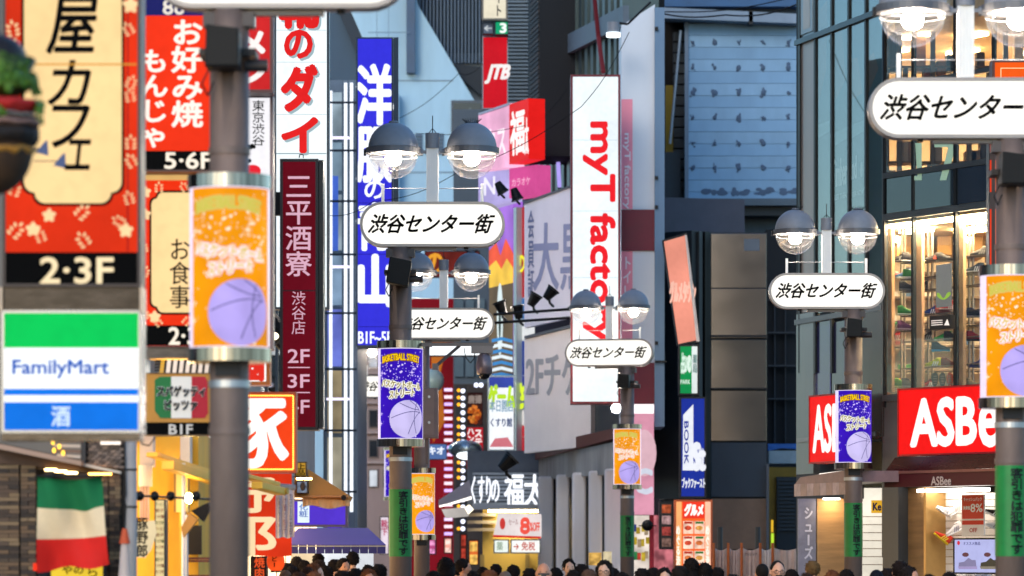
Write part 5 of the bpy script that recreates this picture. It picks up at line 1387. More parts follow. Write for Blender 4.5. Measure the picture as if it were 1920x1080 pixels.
# ground floor of the shoe shop
f = Fr(1657, 62.8, 1985, 58.9)
t = thing('shoe_store', 'ground floor shoe shop front with wood panels and a white slatted display wall', 'shop', f)
MB(f).R(1657, 914, 1985, 1300, -4, -1.4).build('back_wall', M('#3a322c', .7), t)
MB(f).R(1664, 915, 1694, 1100, -1.3, -.3).build('dark_panel', M('#1c1a1a', .4), t)
MB(f).R(1697, 915, 1732, 1100, -1.3, -.2).build('wood_panel', M('#96744c', .5, 0, .3, 1, .12), t)
MB(f).R(1732, 915, 1736, 1100, -1.3, -.1).build('gold_trim', M('#c09a60', .35, .6), t)
MB(f).R(1655, 740, 1684, 1100, -1, -.0).build('pillar', M('#505458', .4, .4, .2, 1, 3), t)
MB(f).R(1655, 740, 1985, 915, -1, -.12).build('fascia', M('#3c3a3c', .5), t)
SW = M('#e6ddd4', .5, 0, .04)
for j in range(13):
    y = 924+j*13.4
    for x0, x1 in ((1738, 1772), (1772.6, 1812), (1812.6, 1850), (1850.6, 1900)):
        MB(f).R(x0, y, x1, y+12.2, -.62, -.5).build('slatwall_board', SW, t)
a, z = f.uz(1738, 921, -.3)
MB(f).box(a, a+1.6, .1, .35, z-.02, z+.03).build('tube_light', E('#fff6ea', 11, 0, light=True), t)
MB(f).box(a, a+1.6, .12, .16, z-1.7, z-1.66).build('tube_light', E('#fff2e0', 9, 0, light=True), t)
f3 = Fr(1684, 61.4, 1985, 58.3, ybot=914)
t = thing('cloth_awning', 'glossy maroon awning with pale lettering over the shoe shop window', 'awning', f3)
MB(f3).Q([(1678, 858), (1985, 845), (1985, 872), (1658, 886)], .0, .7).build('roof_cloth', M('#3c0c10', .25, 0, .3, 1, .3), t)
MB(f3).R(1658, 884, 1985, 889, .6, .74).build('trim_rail', M('#8a5a50', .35, .3), t)
MB(f3).R(1658, 889, 1985, 914, .68, .72).build('valance', M('#4a1018', .45, 0, .1, 2), t)
text(f3, t, 'ASBee', (1746, 894, 1783, 910), P('#c9b8b0'), .73, .03)
f, t = sign('shop_sign', 'big red lit shoe shop sign with white letters behind the right post', 'shop sign', 1684, 729, 1960, 856, 61.0, E('#f01818', 1.0, .05, .8, light=True), D2=58.2, frame=M('#a01818', .4), fw=.03)
text(f, t, 'ASB', (1709, 751, 1829, 836), E('#fff8f4', 1.08, .03), .014, .05)
text(f, t, 'ee', (1837, 758, 1912, 836), E('#fff8f4', 1.08, .03), .014, .05)
f = Fr(1657, 62.8, 1985, 58.9)
for px, py, u_, s_, st, lb, rz, ry in (
  (1768, 963, '#e8e4e0', '#f4f0ec', '#c0c0c8', 'white sneaker tilted on the slat wall at the left', 0.2, .6), (1794, 962, '#f0ece8', '#ffffff', '#d8c8c0', 'white high sneaker near the red price poster', .2, -.5),
  (1763, 1012, '#d8402c', '#e8c830', '#f0e050', 'red and yellow sneaker hanging on the slat wall', 0.1, .7), (1791, 1000, '#e8e0dc', '#f8f4f0', '#b0a8b8', 'pale sneaker below the white high sneaker', .2, -.4),
  (1861, 968, '#2a2826', '#f0ece8', '#ffffff', 'black and white sneaker right of the red price poster', 0, .5), (1862, 992, '#e4dcd4', '#f4f0ec', '#908880', 'cream sneaker under the black and white one', 0, .4),
  (1812, 1084, '#f0ece8', '#ffffff', '#d0c8c0', 'white sneaker at the bottom under the left of the screen', 0, 0), (1842, 1084, '#e8e4e8', '#ffffff', '#c8c8d8', 'white sneaker at the bottom under the right of the screen', 0, 0)):
    shoe(px, py, Dw(px, .3), u_, s_, st, lb, rz, ry, s=1.1, group='sneakers on the white slat wall')
f2 = Fr(1803, 60.6, 1846, 60.1, ybot=1004)
t2 = thing('price_poster', 'red and white eight percent price poster on the slat wall', 'poster', f2)
MB(f2).R(1803, 928, 1845, 1004, 0, .02).build('sheet', P('#ece4dc'), t2)
MB(f2).R(1804, 929, 1844, 973, .021, .024).build('red_field', P('#e2503c'), t2); MB(f2).R(1804, 976, 1844, 984, .021, .024).build('red_field', P('#d8402c'), t2)
text(f2, t2, '8%', (1820, 945, 1842, 960), P('#ffffff'), .028, .03); text(f2, t2, '消費税', (1806, 949, 1819, 956), P('#ffffff'), .028, .02)
text(f2, t2, 'キャッシュバック', (1807, 933, 1841, 940), P('#ffffff'), .028, .02); text(f2, t2, 'OFF', (1818, 990, 1832, 998), P('#c04030'), .028, .02)
f2 = Fr(1788, 60.3, 1877, 59.3, ybot=1077)
t2 = thing('display_screen', 'flat screen showing two shoes on a lilac background', 'screen', f2)
MB(f2).R(1787, 1009, 1878, 1076, -.08, 0).build('bezel', BLACK, t2)
MB(f2).R(1790, 1012, 1875, 1073, .001, .004).build('picture', E('#b4b8e8', .95, .06, light=True), t2)
for cx, c, s2 in ((1814, '#8a84a8', '#a89ac8'), (1855, '#4a4438', '#8a8070')):
    MB(f2).Q([(cx-17, 1064), (cx-16, 1055), (cx-6, 1053), (cx+2, 1046), (cx+8, 1050), (cx+15, 1050), (cx+17, 1064)], .006, .008).build('shoe_print', E(c, .9), t2)
    MB(f2).Q([(cx-18, 1062), (cx+18, 1062), (cx+18, 1067), (cx-16, 1067)], .009, .011).build('shoe_print', E(s2, .9), t2)
    u, z = f2.uz(cx-3, 1040); MB(f2).ell((u, -.008, z), (.085, .003, .035), 12, 6).build('sole_print', E('#6a4448', .9), t2)
u, z = f2.uz(1798, 1018); MB(f2).ell((u, -.008, z), (.035, .003, .035), 12, 6).build('badge_print', E('#d83040', .9), t2)
text(f2, t2, 'オススメ商品', (1806, 1016, 1838, 1022), E('#5a5a8a', .9), .01, .02)
# orange sign top right, thin orange lit frames
f, t = sign('shop_sign', 'orange lit sign with thin cream outline at the upper right edge', 'shop sign', 1860, 112, 1990, 185, 50, E('#f05a14', .95, .1, light=True), fw=.035, frame=M('#4a1c10', .5))
for r in ((1876, 127, 1990, 128.5), (1876, 127, 1877.5, 160)): panel(f, t, *r, E('#ffd8a0', 1), .014, 'outline_print')
f, t = sign('shop_sign', 'slim orange edged vertical sign beside the right blurred post', 'shop sign', 1854, 265, 1872, 500, 52, M('#2a1a18', .5), fw=.01)
for y0, y1 in ((270, 285), (300, 360), (392, 498)):
    panel(f, t, 1856, y0, 1859, y1, E('#e8401c', .9)); panel(f, t, 1866, y0, 1870, y1, E('#ff6a28', 1.0))

# ------------------------------------------------------------------ lamp posts
HEADZ = 6.83
def ball_disc(R_, cx, cz, r, d, xmax, n=40):
    pts = []
    for k in range(n):
        a = 2*math.pi*k/n; pts.append((min(xmax, cx+r*math.cos(a)), cz+r*math.sin(a)))
    return pts
def drum_warp(Rd):
    def w(p):
        th = p[0]/Rd; return (Rd2(p, Rd)*math.sin(th), -Rd2(p, Rd)*math.cos(th), p[2])
    return w
def Rd2(p, Rd): return Rd - p[1]
def lamp_post(px, D, off, theme, label, yaw=0, zb=3.13, zt=4.45, Rd=.285, side=1, speaker=True, notice=True, rot=0, pole_r=.14, bulb=340, thorn=(0, 1), full=True):
    f = Fr(px, D, z0=0); f.rz = R(yaw)
    t = thing('lamp_post', label, 'lamp post', f, 'shopping street lamp posts with banner and name sign')
    def b(): return MB()
    b().cyl((0, 0, 0), (0, 0, 5.62), pole_r, pole_r, 28).build('pole', POLE, t, smooth=True)
    for z in (.35, 2.95, 2.62, 4.6): b().cyl((0, 0, z), (0, 0, z+.05), pole_r+.008, pole_r+.008, 28).build('collar', SILVER if z == 2.95 else POLE, t)
    b().box(-.18, .18, -.10, .10, 5.50, 5.60).build('top_plate', M('#4a4442', .5, .3), t)
    for s in (-1, 1): b().cyl((off+s*.42-.0, 0, 5.60), (off+s*.42, 0, 5.64), .03).build('bolt', DARK, t)
    b().box(min(-.16, off-.3), max(.16, off+.3), -.05, .05, 5.585, 5.63).build('sign_bearer', M('#6a6562', .45, .4), t)
    # name sign
    def stadium(w, h, n=14):
        r = h/2; P_ = []
        for k in range(n+1): a = R(-90+180*k/n); P_.append((off+w/2-r+r*math.cos(a), 5.905+r*math.sin(a)))
        for k in range(n+1): a = R(90+180*k/n); P_.append((off-w/2+r+r*math.cos(a), 5.905+r*math.sin(a)))
        return P_
    box = b().prism(stadium(1.81, .56), -.11, .11).build('name_sign', M('#8d8682', .4, .4, .15, 3), t, bevel=.012)
    o_, i_ = stadium(1.81, .56), stadium(1.745, .495)
    m = b(); n = len(o_)
    for k in range(n):
        q = (k+1) % n; i = len(m.v)
        m.v += [(o_[k][0], -.125, o_[k][1]), (o_[q][0], -.125, o_[q][1]), (i_[q][0], -.125, i_[q][1]), (i_[k][0], -.125, i_[k][1]),
                (o_[k][0], -.111, o_[k][1]), (o_[q][0], -.111, o_[q][1]), (i_[q][0], -.111, i_[q][1]), (i_[k][0], -.111, i_[k][1])]
        m.f += [(i, i+1, i+2, i+3), (i+4, i+5, i+1, i), (i+3, i+2, i+6, i+7)]
    m.build('rim', M('#8d8682', .35, .5), box)
    b().prism(stadium(1.74, .49), -.118, -.112).build('sign_face', E('#fffaf0', 1.2, .05, 1.4, light=True), box)
    m = b(); put(m, '渋谷センター街', (off-.80, 5.795, off+.78, 6.025), -.121, .03, .38); m.build('lettering', INK, box)
    for s in (-1, 1):
        b().box(off+s*.62-.018, off+s*.62+.018, -.018, .018, 6.18, 6.42).build('pin', WHITEP, t)
        b().cyl((off+s*.62, 0, 6.36), (off+s*.06, 0, 6.36), .005, n=6).build('wire', GREYP, t)
    # stem and arms
    m = b(); m.box(off-.075, off+.075, -.05, .05, 6.18, 6.86)
    for k in range(5): m.box(off-.07+k*.03, off-.055+k*.03, -.062, -.0501, 6.19, 6.85)
    m.build('stem', WHITEP, t)
    b().cyl((off, 0, 6.86), (off, 0, 7.05), .088, .088, 18).build('stem_cap', GREYP, t)
    m = b(); m.tube([(off, 0, 7.05), (off, 0, 7.27)], .006); m.tube([(off-.05, 0, 7.05), (off, 0, 7.11), (off+.05, 0, 7.05)], .005); m.build('finial', DARK, t)
    m = b(); m.box(off-.17, off+.17, -.03, .03, 6.80, 6.835); m.cyl((off-.19, 0, 6.815), (off-.12, 0, 6.815), .045, .045, 10); m.cyl((off+.12, 0, 6.815), (off+.19, 0, 6.815), .045, .045, 10)
    m.build('cross_arm', GREYP, t)
    for si, s in enumerate((-1, 1)):
        cx = off+s*.49; c = (cx, 0, HEADZ)
        h = b().lathe([(.315, -.0), (.315, .03)]+[(.315*math.cos(a), .03+.325*math.sin(a)) for a in [k*math.pi/2/9 for k in range(1, 9)]]+[(.06, .345), (.05, .375), (0.001, .38)], c, 34).build('lamp_head', GREYP, t, smooth=True)
        b().lathe([(.30, -.035), (.345, -.035), (.345, .035), (.31, .045)], c, 34).build('rim', M('#5f6166', .45, .3), h)
        b().lathe([(.001, -.005), (.29, -.005)], c, 30).build('reflector', M('#6a6a6c', .5), h)
        b().lathe([(.305, -.035)]+[(.305*math.cos(a), -.035-.315*math.sin(a)) for a in [k*math.pi/2/10 for k in range(1, 10)]]+[(.001, -.35)], c, 34).build('glass_bowl', BOWL, h, smooth=True)
        b().lathe([(.29, -.05)]+[(.285*math.cos(a), -.05-.20*math.sin(a)) for a in [k*math.pi/2/8 for k in range(1, 8)]]+[(.001, -.25)], c, 30).build('inner_bowl', BOWL, h, smooth=True)
        b().lathe([(.30, -.07), (.31, -.075), (.30, -.08)], c, 30).build('glass_ring', WHITEP, h)
        b().ell((cx, 0, HEADZ-.105), (.10, .10, .085), 18, 12).build('bulb', E('#ffe9cf', bulb, 0, light=True), h, smooth=True)
        if si in thorn:
            m = b()
            for k in range(22):
                a = 2*math.pi*k/22; m.cyl((cx+.07*math.cos(a), .07*math.sin(a), HEADZ+.35), (cx+.125*math.cos(a), .125*math.sin(a), HEADZ+.40), .004, .003, 4)
            m.build('bird_spikes', DARK, h)
        b().box(cx-.35-.02, cx-.35+.01, -.03, .03, HEADZ-.06, HEADZ+.02).build('latch', DARK, h)
    # banner drum
    cz = .095
    for z in (zb, zt-cz):
        b().cyl((0, 0, z), (0, 0, z+cz), Rd+.012, Rd+.012, 40).build('chrome_band', CHROME, t, smooth=False)
    base = 5 if theme == 'orange' else 5
    drum = b().cyl((0, 0, zb+cz), (0, 0, zt-cz), Rd-.004, Rd-.004, 40).build('banner', E('#e8dcff' if theme == 'blue' else '#f6e6ff', .95, .05, light=True), t, smooth=True)
    wp = drum_warp(Rd)
    H = zt-zb-2*cz; z0 = zb+cz
    def warped(pts, y, sub=8):
        """flat strip or polygon bent round the drum (fan cut into slices)"""
        m = b(); m.v = [wp((x, y, z)) for x, z in pts]; m.f = [tuple(range(len(pts)))]; return m
    bgc, k_ = ('#3a16c0', .82) if theme == 'blue' else ('#f59a0c', .95)
    m = b(); n = 26; xa, xb = -Rd*1.02, Rd*1.3
    for k in range(n+1):
        x = xa+(xb-xa)*k/n; m.v += [wp((x, -.002, z0+.01)), wp((x, -.002, z0+H-.01))]
    for k in range(n): m.f.append((2*k, 2*k+2, 2*k+3, 2*k+1))
    m.build('poster_print', E(bgc, k_, .22, 2.2), drum, smooth=True)
    rnd = random.Random(3)
    m = b()
    for k in range(170):
        x = rnd.uniform(-Rd, Rd*1.15); q = rnd.random(); z = z0+H*(rnd.gauss(.72, .12) if q < .72 else rnd.uniform(.02, .95))
        if not z0+.03 < z < z0+H-.03: continue
        s = rnd.choice((.004, .006, .006, .009, .013))*(1 if Rd > .25 else .7)
        if rnd.random() < .1:
            pts = [(x, z+3.2*s), (x+.5*s, z+.5*s), (x+3.2*s, z), (x+.5*s, z-.5*s), (x, z-3.2*s), (x-.5*s, z-.5*s), (x-3.2*s, z), (x-.5*s, z+.5*s)]
        else: pts = [(x+s*math.cos(a), z+s*math.sin(a)) for a in [e*math.pi/3 for e in range(6)]]
        i = len(m.v); m.v += [wp((a, -.004, c)) for a, c in pts]; m.f.append(tuple(range(i, i+len(pts))))
    m.build('sparkle_print', E('#d8c4ff' if theme == 'blue' else '#ffe8c8', 1.0, 0), drum, kind='stuff')
    # basketball
    bx, bz, br = Rd*.36, z0+.245*H/1.13, .235*Rd/.285
    m = b(); NR = 10; NA = 40; XM = Rd*1.28
    m.v.append(wp((bx, -.006, bz)))
    for j in range(1, NR+1):
        for q in range(NA):
            a = 2*math.pi*q/NA; m.v.append(wp((min(XM, bx+br*j/NR*math.cos(a)), -.006, bz+br*j/NR*math.sin(a))))
    for q in range(NA): m.f.append((0, 1+q, 1+(q+1) % NA))
    for j in range(NR-1):
        for q in range(NA): a = 1+j*NA+q; c2 = 1+j*NA+(q+1) % NA; m.f.append((a, a+NA, c2+NA, c2))
    m.build('ball_print', E('#cfc4f4' if theme == 'blue' else '#b9a8f0', .92, .12, 3), drum, smooth=True)
    m = b()
    def seam(fn, n=18, w=.0045):
        for k in range(n):
            p, q = fn(k/n), fn((k+1)/n)
            dx, dz = q[0]-p[0], q[1]-p[1]; L = math.hypot(dx, dz) or 1; nx, nz = -dz/L*w, dx/L*w
            i = len(m.v); m.v += [wp((bx+br*a, -.009, bz+br*c)) for a, c in ((p[0]+nx/br, p[1]+nz/br), (p[0]-nx/br, p[1]-nz/br), (q[0]-nx/br, q[1]-nz/br), (q[0]+nx/br, q[1]+nz/br))]
            m.f.append((i, i+1, i+2, i+3))
    seam(lambda s: (-.9+1.7*s, .05+.55*math.sin(s*1.8)-.25*s)); seam(lambda s: (.5-.0*s-.15*math.sin(s*3), .85-1.6*s))
    seam(lambda s: (.75-.75*s, .35-.2*s-.95*s*s)); seam(lambda s: (-.45+1.15*s, .85-.35*math.sin(s*1.7)))
    seam(lambda s: (.1+.62*math.sin(s*1.5), .97-.6*s))
    m.build('ball_seam_print', E('#6f68a0', .7, 0), drum)
    sx = Rd/.285
    # arched title
    def arch(p): return wp((p[0], p[1], p[2]-1.1*(p[0]/sx-.01)**2*.55))
    m = b(); put(m, 'BASKETBALL STREET', (-.235*sx, z0+.86*H, .26*sx, z0+.94*H), -.008, .10, 0, warp=arch); m.build('title_outline', E('#8a5a10' if theme == 'blue' else '#e8d070', .8, 0), drum)
    m = b(); put(m, 'BASKETBALL STREET', (-.235*sx, z0+.865*H, .26*sx, z0+.935*H), -.013, .03, 0, warp=arch); m.build('title_lettering', E('#f6c818' if theme == 'blue' else '#c8c050', 1.0, 0), drum)
    def tilt(p): return wp((p[0], p[1], p[2]-.10*(p[0]/sx)-.0))
    for s_, r in (('バスケットボール', (-.24*sx, z0+.555*H, .27*sx, z0+.635*H)), ('ストリート', (-.13*sx, z0+.455*H, .18*sx, z0+.535*H))):
        wf = tilt if s_[0] == 'バ' else (lambda p: wp((p[0], p[1], p[2]+.12*(p[0]/sx))))
        m = b(); put(m, s_, r, -.012, .17, .15, warp=wf); m.build('kana_outline', E('#f6f4dc' if theme == 'blue' else '#ffe9f8', 1.05, 0), drum)
        m = b(); put(m, s_, r, -.018, .025, .15, warp=wf); m.build('kana_lettering', E('#9a8a3c' if theme == 'blue' else '#e6cc20', .8, 0), drum)
    if speaker:
        sp = b().prism(([(-.17, 5.16), (.10, 5.10), (.15, 5.42), (-.12, 5.48)] if D == 48 else [(-.14, 5.17), (.10, 5.17), (.10, 5.44), (-.13, 5.47)]), -.46, -.16).build('speaker', BLACK, t, bevel=.012)
        b().box(-.2, .2, -.19, .16, 5.28, 5.33).build('speaker_clamp', M('#2a2624', .5, .3), t)
        b().cyl((.12, -.1, 5.22), (.28, -.1, 5.22), .045).build('clamp_tube', M('#3a3432', .5, .3), t)
        b().tube([(-.12, -.2, 5.2), (-.18, -.2, 5.08), (-.14, -.16, 5.0), (-.1, -.15, 5.1)], .007).build('cable', BLACK, sp)
    b().box(-.09, .09, -.16, -.10, zb-.10, zb).build('band_bracket', DARK, t)
    if notice:
        m = b(); n = 20
        for k in range(n+1):
            th = R(-100+200*k/n); rr = pole_r+.004+.002*math.sin(k*2.1)
            m.v += [(rr*math.sin(th), -rr*math.cos(th), 1.76), (rr*math.sin(th), -rr*math.cos(th), 2.60)]
        for k in range(n): m.f.append((2*k, 2*k+2, 2*k+3, 2*k+1))
        nb = m.build('green_notice', M('#0b7a33', .45, 0, .2, 6), t, smooth=True)
        m = b(); txt = '客引きは犯罪です'; h = .80/8
        def wr(p):
            th = p[0]/(pole_r+.008); r_ = pole_r+.008; return (r_*math.sin(th)-p[1]*0, -(r_-p[1])*math.cos(th), p[2])
        for i, ch in enumerate(txt): put(m, ch, (.0-.02, 2.575-(i+1)*h, .105, 2.575-i*h), -.003, .035, em=True, warp=wr)
        m.build('lettering', M('#06120a', .6), nb)
    return t
lamp_post(430, 27.2, .37, 'orange', 'blurred near lamp post with orange basketball banner at the left', rot=0, side=1, notice=False)
lamp_post(1895, 35.6, -.42, 'orange', 'near lamp post with orange banner cut by the right edge', side=-1)
lamp_post(751, 48, .40, 'blue', 'sharp lamp post with twin globes and purple banner left of centre', thorn=(1,))
lamp_post(1600, 60, -.42, 'blue', 'lamp post with purple banner before the red shoe shop signs', side=-1, thorn=(0, 1))
lamp_post(791, 68.4, .39, 'orange', 'lamp post half hidden behind the sharp one with a low orange banner', zb=2.06, zt=3.34, Rd=.235, speaker=False, notice=False)
lamp_post(1176, 78, -.36, 'orange', 'lamp post with orange banner before the tall white red lettered sign', yaw=-10, thorn=())
lamp_post(742, 93.5, -.08, 'blue', 'distant lamp post whose globe and sign peek left of the purple banner', speaker=False, notice=False, thorn=(), pole_r=.11)
lamp_post(692, 125.6, .24, 'blue', 'farthest lamp post with small purple banner before the lit facade', notice=False, thorn=())

f = Fr(640, 116, 778, 116)
t = thing('street_building', 'warm grey building with small windows behind the distant lamp posts', 'building', f)
MB(f).R(640, 560, 850, 1300, -4, 0).build('wall', M('#8d7f7c', .8, 0, .2, .6, 3), t)
for j in range(6):
    for i in range(4):
        w_ = MB(f).R(664+i*27, 600+j*56, 682+i*27, 634+j*56, .001, .05).build('window_frame', M('#5a5452', .5), t)
        MB(f).R(666+i*27, 602+j*56, 680+i*27, 632+j*56, .051, .06).build('pane', (E('#dfe6f0', .7, .4, 2) if (i*3+j) % 4 == 0 else E('#c8a878', .45, .5, 2) if (i+j) % 3 == 0 else M('#20262e', .15)), w_)
for j in range(5): MB(f).R(654, 642+j*56, 770, 645+j*56, .001, .12).build('ledge', M('#a09490', .7), t)
f, t = sign('shop_sign', 'pink white lit shop sign low between the distant posts and the purple banner post', 'shop sign', 712, 968, 730, 1040, 110, E('#e8d8e4', .9, .3, 2, light=True), fw=.03)
text(f, t, '靴下', (715, 975, 727, 1005), E('#c05070', .8), .02, .03, vert=True)
# dome camera on bracket, electric box, cables
f = Fr(751, 47.9, z0=0); S = 150.3
def L_(px, py): return ((px-751)/S, EYE+(HZ-py)/S)
t = thing('security_camera', 'dome security camera on a long steel bracket beside the purple banner', 'camera', f)
BRM = M('#6a625e', .45, .4)
x0, z = L_(795, 646); x1, _ = L_(926, 646)
MB(f).box(x0-.2, x1, -.03, .03, z-.02, z+.02).build('arm', BRM, t)
a = L_(818, 686); c = L_(862, 648); m = MB(f); m.tube([(a[0], 0, a[1]), (c[0], 0, c[1])], .022); m.box(a[0]-.05, a[0]+.03, -.03, .03, a[1]-.05, a[1]+.03); m.build('brace', BRM, t)
x, z = L_(909, 658); MB(f).box(x-.17, x+.1, -.06, .06, z-.03, z+.06).build('mount', M('#77706c', .45, .4), t)
x, z = L_(908, 700)
MB(f).lathe([(.001, .26), (.05, .25), (.09, .2), (.105, .1), (.095, .0), (.08, -.01)], (x, 0, z), 22).build('housing', M('#7a6a6c', .35, .4), t, smooth=True)
MB(f).ell((x, 0, z-.01), (.075, .075, .07), 16, 10).build('dome', M('#0c0c0e', .08), t, smooth=True)
m = MB(f); m.lathe([(.083, 0), (.09, -.008), (.083, -.016)], (x, 0, z), 22); m.build('ring', CHROME, t)
x, z = L_(870, 652); x2, z2 = L_(885, 672); MB(f).tube([(x, 0, z), (x+.02, 0, z-.12), (x+.08, 0, z-.19), (x2+.03, 0, z2-.0), (x2+.04, 0, z)], .006).build('cable', BLACK, t)
f = Fr(808, 66, ybot=822)
t = thing('electric_box', 'brown grey electric cabinet fixed right of the purple banner', 'box', f)
m = MB(f); a, zb, b, zt = f.rect(795, 728, 822, 822); m.box(a, b, -.2, .1, zb, zt); m.build('cabinet', M('#6a5a58', .45, .3), t, bevel=.01)
MB(f).box(a-.01, b-.07, -.215, -.201, zb+.06, zt-.02).build('door', M('#75635f', .45, .3), t)
for y in (745, 793): u, z = f.uz(805, y); MB(f).cyl((u, -.24, z), (u, -.21, z), .022).build('lock', SILVER, t)
MB(f).box(a+.03, a+.08, -.1, -.02, zb-.45, zb).build('conduit', M('#5a4a46', .5), t)
f = Fr(812, 97, ybot=775)
t = thing('globe_lamp', 'frosted grey globe lamp half hidden behind the electric cabinet', 'lamp', f)
MB(f).ell((0, 0, 1.5*.55), (.28, .28, .30), 18, 12).build('globe', M('#9ab0a8', .3), t, smooth=True); MB(f).cyl((0, 0, 0), (0, 0, .55), .05).build('neck', DARK, t)

f = Fr(1155, 79, ybot=775); t = thing('floodlight', 'small dazzling round floodlight beside the fourth lamp post under the white sign', 'light', f)
MB(f).ell((0, 0, .1), (.045, .04, .045), 14, 10).build('lens', E('#fff0e0', 5000, 0, light=True), t, smooth=True)
MB(f).cyl((0, .07, .1), (.0, .12, .1), .1).build('housing', GREYP, t); MB(f).cyl((.0, .1, .1), (.25, .1, .1), .02).build('arm', GREYP, t)
f, t = sign('light_box', 'plain white lit box behind the camera bracket under the second name sign', 'sign', 798, 643, 906, 668, 100, E('#f4fbff', 1.5, .05, light=True), fw=.03)
f, t = sign('shop_sign', 'round orange and white lit sign fragment behind the second lamp globe', 'shop sign', 796, 470, 900, 520, 104, E('#7c2a24', .6, .4, 2), fw=.03)
text(f, t, 'の', (800, 476, 830, 512), E('#e8a030', .9), .02, .05)
def cable(pts, D, r, label):
    f = Fr(pts[0][0], D, z0=0); m = MB(f)
    P_ = [f.uz(*p) for p in pts]; out = []
    for a, b in zip(P_, P_[1:]):
        for k in range(8):
            s = k/8; out.append((a[0]+(b[0]-a[0])*s, 0, a[1]+(b[1]-a[1])*s - .12*math.sin(math.pi*s)))
    out.append((P_[-1][0], 0, P_[-1][1])); m.tube(out, r, 5)
    tag(m.build('cable', BLACK), label, 'cable')
cable([(600, 402), (700, 378), (860, 322), (1090, 200), (1180, 60)], 70, .007, 'thin black cable rising from the lit facade to the fin building')
cable([(748, 222), (860, 138), (905, 120)], 96, .008, 'thin cable crossing the concrete wall towards the red travel sign')
cable([(1165, 28), (1205, 16), (1360, 28), (1495, 8)], 90, .018, 'dark cable strung above the weathered siding wall')
cable([(1165, 6), (1250, 22), (1480, -4)], 92, .014, 'second dark cable just above the siding wall')
cable([(780, 250), (1000, 232), (1075, 150)], 88, .008, 'cable passing behind the right globe to the white sign')

# ------------------------------------------------------------------ people
def skin_mesh(verts, edges, voxel, extra=None, smooth=6):
    me = bpy.data.meshes.new('body'); me.from_pydata([v[:3] for v in verts], edges, [])
    ob = bpy.data.objects.new('tmp', me); COL.objects.link(ob)
    md = ob.modifiers.new('s', 'SKIN')
    for i, v in enumerate(verts):
        sv = me.skin_vertices[0].data[i]; r = v[3]; sv.radius = (r, v[4] if len(v) > 4 else r); sv.use_root = (i == 0)
    sd = ob.modifiers.new('u', 'SUBSURF'); sd.levels = 2; sd.render_levels = 2
    dg = bpy.context.evaluated_depsgraph_get(); m2 = bpy.data.meshes.new_from_object(ob.evaluated_get(dg))
    bpy.data.objects.remove(ob)
    V = [tuple(v.co) for v in m2.vertices]; Fc = [tuple(p.vertices) for p in m2.polygons]; bpy.data.meshes.remove(m2)
    if extra:
        for ev, ef in extra:
            i = len(V); V += ev; Fc += [tuple(i+k for k in q) for q in ef]
    me = bpy.data.meshes.new('body'); me.from_pydata(V, [], Fc); me.update()
    if voxel:
        ob = bpy.data.objects.new('tmp', me); COL.objects.link(ob)
        rm = ob.modifiers.new('r', 'REMESH'); rm.mode = 'VOXEL'; rm.voxel_size = voxel
        sm = ob.modifiers.new('m', 'SMOOTH'); sm.iterations = smooth; sm.factor = .4
        dg = bpy.context.evaluated_depsgraph_get(); m3 = bpy.data.meshes.new_from_object(ob.evaluated_get(dg))
        bpy.data.objects.remove(ob); me = m3
    me.polygons.foreach_set('use_smooth', [True]*len(me.polygons))
    return me
def head_geo():
    m = MB()
    def fn(d):
        r = 1.0
        if d.y < 0:                                   # face side
            if d.z < -.1: r *= 1-.10*min(1, (-d.z-.1)*1.6)
            nose = math.exp(-(d.x/.10)**2-((d.z+.12)/.13)**2); r += .19*nose
            br = math.exp(-((abs(d.x)-.25)/.18)**2-((d.z-.16)/.07)**2); r += .03*br
            ey = math.exp(-((abs(d.x)-.30)/.12)**2-((d.z-.02)/.08)**2); r -= .06*ey
            lip = math.exp(-(d.x/.2)**2-((d.z+.40)/.05)**2); r += .035*lip
            chin = math.exp(-(d.x/.25)**2-((d.z+.75)/.12)**2); r += .06*chin
        r *= 1-.13*max(0, -d.z)*abs(d.x)
        return r
    m.ell((0, -.005, 1.60), (.076, .096, .118), 48, 36, fn)
    for s in (-1, 1): m.ell((s*.080, .008, 1.595), (.014, .022, .034), 12, 8)
    return m.v, m.f
def hand(w, s, curl, dirv, up):
    """five separate fingers leaving the palm"""
    w = Vector(w); d = Vector(dirv).normalized(); u = Vector(up).normalized(); r = d.cross(u)*s
    V = []; 
    palm = w+d*.055
    ch = []
    for k, (o, l) in enumerate(((-.030, .058), (-.010, .072), (.010, .078), (.030, .070))):
        b0 = palm+r*o*.7+d*.035; c1 = b0+d*l*.45-u*curl*.012; c2 = c1+d*l*.3*(1-curl*.5)-u*curl*.022; c3 = c2+d*l*.25*(1-curl)-u*curl*.022
        ch.append([b0, c1, c2, c3])
    tb = palm+r*.032+d*-.015; ch.append([tb, tb+r*.022+d*.02-u*.008, tb+r*.032+d*.045-u*.014, tb+r*.03+d*.062-u*.02])
    return palm, ch
